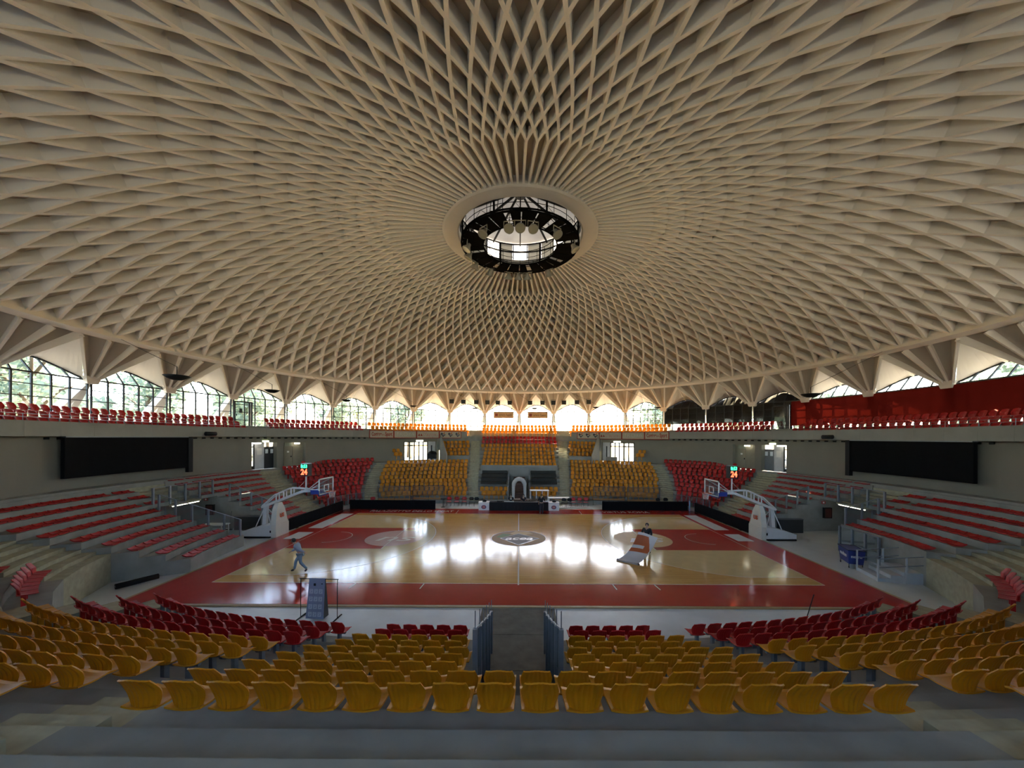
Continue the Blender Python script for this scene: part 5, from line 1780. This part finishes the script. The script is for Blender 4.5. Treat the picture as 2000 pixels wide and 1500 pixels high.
MB().hexa([(-0.3, -0.5, 0.22), (0.3, -0.5, 0.22), (0.3, 0.5, 0.22), (-0.3, 0.5, 0.22)], [(-0.36, -0.6, 0.95), (0.36, -0.6, 0.95), (0.36, 0.6, 0.95), (-0.36, 0.6, 0.95)]).build('cart_bag', M_CART, ct)
MB().tube([(-0.37, -0.61, 0.95), (0.37, -0.61, 0.95), (0.37, 0.61, 0.95), (-0.37, 0.61, 0.95)], 0.02, 6, True).build('cart_rim', M_BLACK, ct)
for x in (-0.28, 0.28):
    for y in (-0.48, 0.48):
        MB().tube([(x, y, 0.06), (x, y, 0.3)], 0.015, 6).build('cart_leg', M_BLACK, ct)
        MB().sphere((x, y, 0.05), 0.05, 8, 6, (0.5, 1, 1)).build('cart_wheel', M_BLACK, ct)
text('cart_lettering', 'molten', 0.26, M_WHITE, ct, Matrix(((0, 0, -1, -0.345), (-1, 0, 0, 0), (0, 1, 0, 0.62), (0, 0, 0, 1))), 0.004, bold=0.006, width=0.75)
text('cart_lettering', 'molten', 0.2, M_WHITE, ct, Matrix.Translation((0, -0.565, 0.62)) @ Matrix.Rotation(rad(90), 4, 'X'), 0.004, bold=0.006, width=0.45)
rp = thing('steel_steps', 'small white step platform with tube handrails at the right near corner', 'steps', (18.2, -6.4, -0.05), rad(-14))
M_STW = mat('step_white', (0.42, 0.45, 0.47), 0.4)
for i in range(3):
    MB().box(-1.0 + 0.5 * i, 1.2, -0.75, 0.75, 0.17 * i, 0.17 * (i + 1)).build('step', M_STW, rp)
for y in (-0.75, 0.75):
    for x in (-1.0, 0.1, 1.15):
        MB().box(x - 0.03, x + 0.03, y - 0.03, y + 0.03, 0, 1.05 + 0.25 * (x + 1) * 0.6).build('post', M_STW, rp)
    for dz in (0.0, -0.4):
        MB().tube([(-1.0, y, 1.05 + dz), (1.15, y, 1.37 + dz)], 0.022, 6).build('handrail', M_GREY, rp)
o = thing('rolled_mat', 'black rolled mat on the floor at the left near corner', 'mat', (-17.3, -7.6, -0.05), rad(62))
MB().tube([(-0.7, 0, 0.12), (0.7, 0, 0.12)], 0.12, 12).build('roll', M_BLACK, o, True)
MB().tube([(-0.72, 0, 0.12), (-0.69, 0, 0.12)], 0.05, 8).build('roll_core', M_GREY, o)

# ------------------------------------------------------------------ people
M_SKIN = mat('skin', (0.42, 0.25, 0.17), 0.55, var=0.04)
def skinned(name, verts, edges, radii, root, m, parent, sub=1):
    me = bpy.data.meshes.new(name)
    me.from_pydata([tuple(v) for v in verts], edges, [])
    o = bpy.data.objects.new(name, me)
    COL.objects.link(o)
    o.modifiers.new('skin', 'SKIN')
    s = o.modifiers.new('sub', 'SUBSURF')
    s.levels = s.render_levels = sub
    lay = me.skin_vertices[0].data
    for i, r in enumerate(radii):
        lay[i].radius = r if isinstance(r, tuple) else (r, r)
        lay[i].use_root = (i == root)
    dg = bpy.context.evaluated_depsgraph_get()
    out = bpy.data.meshes.new_from_object(o.evaluated_get(dg))
    bpy.data.objects.remove(o)
    bpy.data.meshes.remove(me)
    out.materials.clear()
    out.materials.append(m)
    for p in out.polygons:
        p.use_smooth = True
    return link(name, out, parent)
def person(label, loc, rz, J, shirt, legs, shoes, hair, sleeve=1.0):
    """J: joints in a local frame facing -Y, feet at z = 0"""
    o = thing('person', label, 'person', loc, rz)
    V, E, R, idx = [], [], [], {}
    def add(n, p, r, par=None):
        idx[n] = len(V)
        V.append(Vector(p))
        R.append(r)
        if par is not None:
            E.append((idx[par], idx[n]))
    pel, che, nek, hed = (Vector(J[k]) for k in ('pelvis', 'chest', 'neck', 'head'))
    add('pel', pel, (0.135, 0.10))
    add('spi', pel.lerp(che, 0.5), (0.125, 0.09), 'pel')
    add('che', che, (0.145, 0.105), 'spi')
    add('nek', nek, 0.055, 'che')
    up = (hed - nek).normalized()
    add('jaw', nek.lerp(hed, 0.55), (0.062, 0.07), 'nek')
    add('hed', hed, (0.075, 0.09), 'jaw')
    add('top', hed + up * 0.09, (0.055, 0.065), 'hed')
    for s in ('L', 'R'):
        add('sh' + s, J['sh' + s], 0.06, 'che')
        add('el' + s, J['el' + s], 0.042, 'sh' + s)
        add('wr' + s, J['wr' + s], 0.028, 'el' + s)
        wr, el = Vector(J['wr' + s]), Vector(J['el' + s])
        d = (wr - el).normalized()
        sd = d.cross(Vector((0, 1, 0.2))).normalized()
        add('pa' + s, wr + d * 0.07, (0.035, 0.018), 'wr' + s)
        pn = sd.cross(d).normalized()
        for f, (off, ln) in enumerate(((-0.027, 0.065), (-0.009, 0.075), (0.009, 0.07), (0.027, 0.055))):
            b = wr + d * 0.085 + sd * off
            add('f%d%s' % (f, s), b + d * ln * 0.5, 0.0085, 'pa' + s)
            add('g%d%s' % (f, s), b + d * ln * 0.85 + pn * ln * 0.35, 0.0075, 'f%d%s' % (f, s))
        add('t1' + s, wr + d * 0.045 - sd * 0.045, 0.010, 'pa' + s)
        add('t2' + s, wr + d * 0.085 - sd * 0.06 + pn * 0.015, 0.0085, 't1' + s)
        add('hp' + s, J['hp' + s], 0.095, 'pel')
        add('kn' + s, J['kn' + s], 0.06, 'hp' + s)
        add('an' + s, J['an' + s], 0.04, 'kn' + s)
        add('to' + s, J['to' + s], 0.035, 'an' + s)
    skinned('body', V, E, R, 0, M_SKIN, o)
    def sub(name, names, grow, m, pairs, root):
        ii = {n: k for k, n in enumerate(names)}
        skinned(name, [V[idx[n]] for n in names], [(ii[a], ii[b]) for a, b in pairs], [tuple(x + grow for x in R[idx[n]]) if isinstance(R[idx[n]], tuple) else R[idx[n]] + grow for n in names], ii[root], m, o)
    nm = ['pel', 'spi', 'che', 'shL', 'shR', 'elL', 'elR']
    pr = [('pel', 'spi'), ('spi', 'che'), ('che', 'shL'), ('che', 'shR'), ('shL', 'elL'), ('shR', 'elR')]
    if sleeve > 0.5:
        nm += ['wrL', 'wrR']
        pr += [('elL', 'wrL'), ('elR', 'wrR')]
    sub('shirt', nm, 0.03, shirt, pr, 'pel')
    sub('trousers', ['pel', 'hpL', 'hpR', 'knL', 'knR', 'anL', 'anR'], 0.02, legs, [('pel', 'hpL'), ('pel', 'hpR'), ('hpL', 'knL'), ('hpR', 'knR'), ('knL', 'anL'), ('knR', 'anR')], 'pel')
    for s in ('L', 'R'):
        sub('shoe', ['an' + s, 'to' + s], 0.014, shoes, [('an' + s, 'to' + s)], 'an' + s)
    hr = MB().sphere((0, 0, 0), 0.118, 12, 8, (0.9, 1.05, 0.95))
    q = hed + up * 0.035 + Vector((0, 0.022, 0))
    hr.v = [(q.x + p[0], q.y + p[1] + (0.05 if p[1] < -0.06 and p[2] < 0.06 else 0), q.z + max(p[2], -0.09)) for p in hr.v]
    hr.build('hair', hair, o, True)
    MB().sphere(hed + Vector((0, -0.095, -0.015)), 0.018, 6, 5, (0.8, 1.2, 1.3)).build('nose', M_SKIN, o, True)
    for s in (-1, 1):
        MB().sphere(hed + Vector((s * 0.033, -0.088, 0.012)), 0.011, 6, 5).build('eye', M_BLACK, o, True)
        MB().sphere(hed + Vector((s * 0.088, 0.0, -0.005)), 0.024, 6, 5, (0.4, 0.8, 1.2)).build('ear', M_SKIN, o, True)
    MB().box(hed.x - 0.024, hed.x + 0.024, hed.y - 0.092, hed.y - 0.085, hed.z - 0.062, hed.z - 0.054).build('mouth', mat('lips', (0.3, 0.11, 0.09), 0.5), o)
    return o
def stand_joints(**kw):
    J = dict(pelvis=(0, 0, 0.95), chest=(0, 0, 1.32), neck=(0, -0.01, 1.48), head=(0, -0.02, 1.62), shL=(-0.19, 0, 1.40), shR=(0.19, 0, 1.40), elL=(-0.25, 0.03, 1.12), elR=(0.25, 0.03, 1.12),
             wrL=(-0.25, -0.10, 0.90), wrR=(0.25, -0.10, 0.90), hpL=(-0.095, 0, 0.88), hpR=(0.095, 0, 0.88), knL=(-0.10, -0.02, 0.48), knR=(0.10, -0.02, 0.48), anL=(-0.10, 0.02, 0.09), anR=(0.10, 0.02, 0.09),
             toL=(-0.11, -0.15, 0.045), toR=(0.11, -0.15, 0.045))
    J.update(kw)
    return J
M_PBLUE = mat('pale_blue_cloth', (0.30, 0.36, 0.44), 0.8)
M_PGREY = mat('blue_grey_trousers', (0.20, 0.27, 0.34), 0.8)
M_HAIRD = mat('dark_hair', (0.02, 0.015, 0.012), 0.6)
M_SHOE = mat('dark_shoes', (0.02, 0.02, 0.022), 0.6)
M_BLKC = mat('black_clothes', (0.012, 0.012, 0.014), 0.85)
M_JEAN = mat('dark_trousers', (0.03, 0.032, 0.045), 0.85)
# walking to the left, leaning forward, one arm behind
person('person in pale blue clothes walking bent forward across the left of the court', (-10.75, -6.2, 0.008), rad(-78),
       stand_joints(chest=(0, -0.17, 1.27), neck=(0, -0.26, 1.42), head=(0, -0.33, 1.54), shL=(-0.19, -0.18, 1.34), shR=(0.19, -0.18, 1.34), elL=(-0.25, -0.30, 1.08), wrL=(-0.22, -0.48, 0.98), elR=(0.27, 0.06, 1.14), wrR=(0.26, 0.26, 1.02),
                    knL=(-0.10, -0.24, 0.52), anL=(-0.10, -0.30, 0.10), toL=(-0.10, -0.47, 0.05), knR=(0.10, 0.03, 0.49), anR=(0.10, 0.33, 0.16), toR=(0.10, 0.22, 0.045)),
       M_PBLUE, M_PGREY, M_SHOE, M_HAIRD, 1.0)
# person holding up the sheet at the right
person('person in a black top holding up the white and orange banner sheet', (7.45, -3.05, 0.008), rad(-35),
       stand_joints(elL=(-0.27, -0.08, 1.14), wrL=(-0.22, -0.30, 1.10), elR=(0.27, -0.08, 1.14), wrR=(0.24, -0.30, 1.10), knR=(0.12, 0.02, 0.48), anR=(0.14, 0.12, 0.09), toR=(0.16, -0.05, 0.045)),
       M_BLKC, mat('reddish_trousers', (0.14, 0.04, 0.03), 0.8), M_SHOE, M_HAIRD, 1.0)
person('person in black standing with bare arms in front of the scorer table', (1.98, 7.6, 0.0), rad(172),
       stand_joints(elL=(-0.30, -0.06, 1.14), wrL=(-0.28, -0.28, 1.02), anR=(0.12, 0.10, 0.09), toR=(0.13, -0.07, 0.045), knR=(0.11, 0.03, 0.48)), M_BLKC, M_JEAN, M_SHOE, mat('blond_hair', (0.16, 0.10, 0.05), 0.6), 0.0)
SIT = dict(pelvis=(0, 0.05, 0.56), chest=(0, 0.0, 0.93), neck=(0, -0.02, 1.09), head=(0, -0.05, 1.23), shL=(-0.19, 0, 1.01), shR=(0.19, 0, 1.01), elL=(-0.25, -0.10, 0.82), elR=(0.25, -0.10, 0.82), wrL=(-0.18, -0.32, 0.82), wrR=(0.18, -0.32, 0.82),
           hpL=(-0.095, 0, 0.54), hpR=(0.095, 0, 0.54), knL=(-0.12, -0.40, 0.52), knR=(0.12, -0.40, 0.52), anL=(-0.12, -0.38, 0.09), anR=(0.12, -0.38, 0.09), toL=(-0.12, -0.53, 0.045), toR=(0.12, -0.53, 0.045))
pa = person('seated person in a black shirt with pale print behind the scorer table', (-0.75, 10.22, -0.05), 0.0, stand_joints(**SIT), M_BLKC, M_JEAN, M_SHOE, M_HAIRD, 0.0)
MB().box(-0.09, 0.09, -0.135, -0.128, 0.86, 0.98).build('shirt_print', M_PLIT, pa)
person('seated person in a black top in front of the brown stairs of the arch', (0.42, 10.22, -0.05), 0.15, stand_joints(**SIT), M_BLKC, M_JEAN, M_SHOE, M_HAIRD, 0.0)
for x, w in ((-0.75, 'left'), (0.42, 'right')):
    c = thing('stool', 'small black stool under the %s seated person at the scorer table' % w, 'stool', (x, 10.32, -0.05))
    MB().box(-0.2, 0.2, -0.2, 0.2, 0.40, 0.44).build('seat', M_BLACK, c)
    for a in (-0.17, 0.17):
        for b in (-0.17, 0.17):
            MB().tube([(a, b, 0), (a, b, 0.40)], 0.015, 5).build('leg', M_BLACK, c)
# the sheet: cassette on the floor at the near left, sheet curving up to the person's hands
sh = thing('roll_up_banner', 'white roll-up banner with an orange panel, pulled up off the court floor', 'banner', (0, 0, 0))
c0, c1 = Vector((5.42, -4.28, 0.03)), Vector((6.32, -4.98, 0.03))
t0, t1 = Vector((6.85, -3.35, 1.28)), Vector((7.85, -3.62, 1.05))
ux = (c1 - c0).normalized()
MB().beam(c0, c1, 0.14, 0.10).build('cassette', mat('cassette_grey', (0.30, 0.28, 0.27), 0.4), sh)
for c in (c0, c1):
    MB().sphere(c, 0.075, 8, 6).build('cassette_end', mat('cassette_end', (0.12, 0.07, 0.05), 0.5), sh)
NU, NV = 40, 64
def sheetp(u, v):
    a = c0.lerp(c1, u)
    b = t0.lerp(t1, u)
    mid = a.lerp(b, 0.62)
    mid.z = 0.10 + 0.10 * u
    p = a * (1 - v) ** 2 + mid * 2 * v * (1 - v) + b * v ** 2
    p.z += 0.05 + 0.03 * math.sin(u * 5) * v
    return p
def region(test, name, m, off=0.0):
    mb = MB()
    for j in range(NV + 1):
        for i in range(NU + 1):
            p = sheetp(i / NU, j / NV)
            mb.v.append(tuple(p + Vector((-0.35, -0.5, 0.6)).normalized() * off))
    W = NU + 1
    mb.f = [(j * W + i, j * W + i + 1, (j + 1) * W + i + 1, (j + 1) * W + i) for j in range(NV) for i in range(NU) if test((i + 0.5) / NU, (j + 0.5) / NV)]
    return mb.build(name, m, sh, True)
M_SHW = clothmat('banner_white', (0.62, 0.62, 0.60), 0.15)
region(lambda u, v: True, 'banner_sheet', M_SHW)
region(lambda u, v: 0.45 < v < 0.93 and u < 0.95 - 0.9 * max(0, (v - 0.55)) and u > -0.1 and not (0.58 < v < 0.67 and u < 0.6), 'orange_panel', mat('banner_orange', (0.42, 0.10, 0.03), 0.6), 0.012)

# long curved pieces get mesh data of their own (a tighter ray-tracing tree than rotated copies)
for o in list(COL.objects):
    if o.type == 'MESH' and o.data.users > 1 and len(o.data.polygons) < 400:
        o.data = o.data.copy()
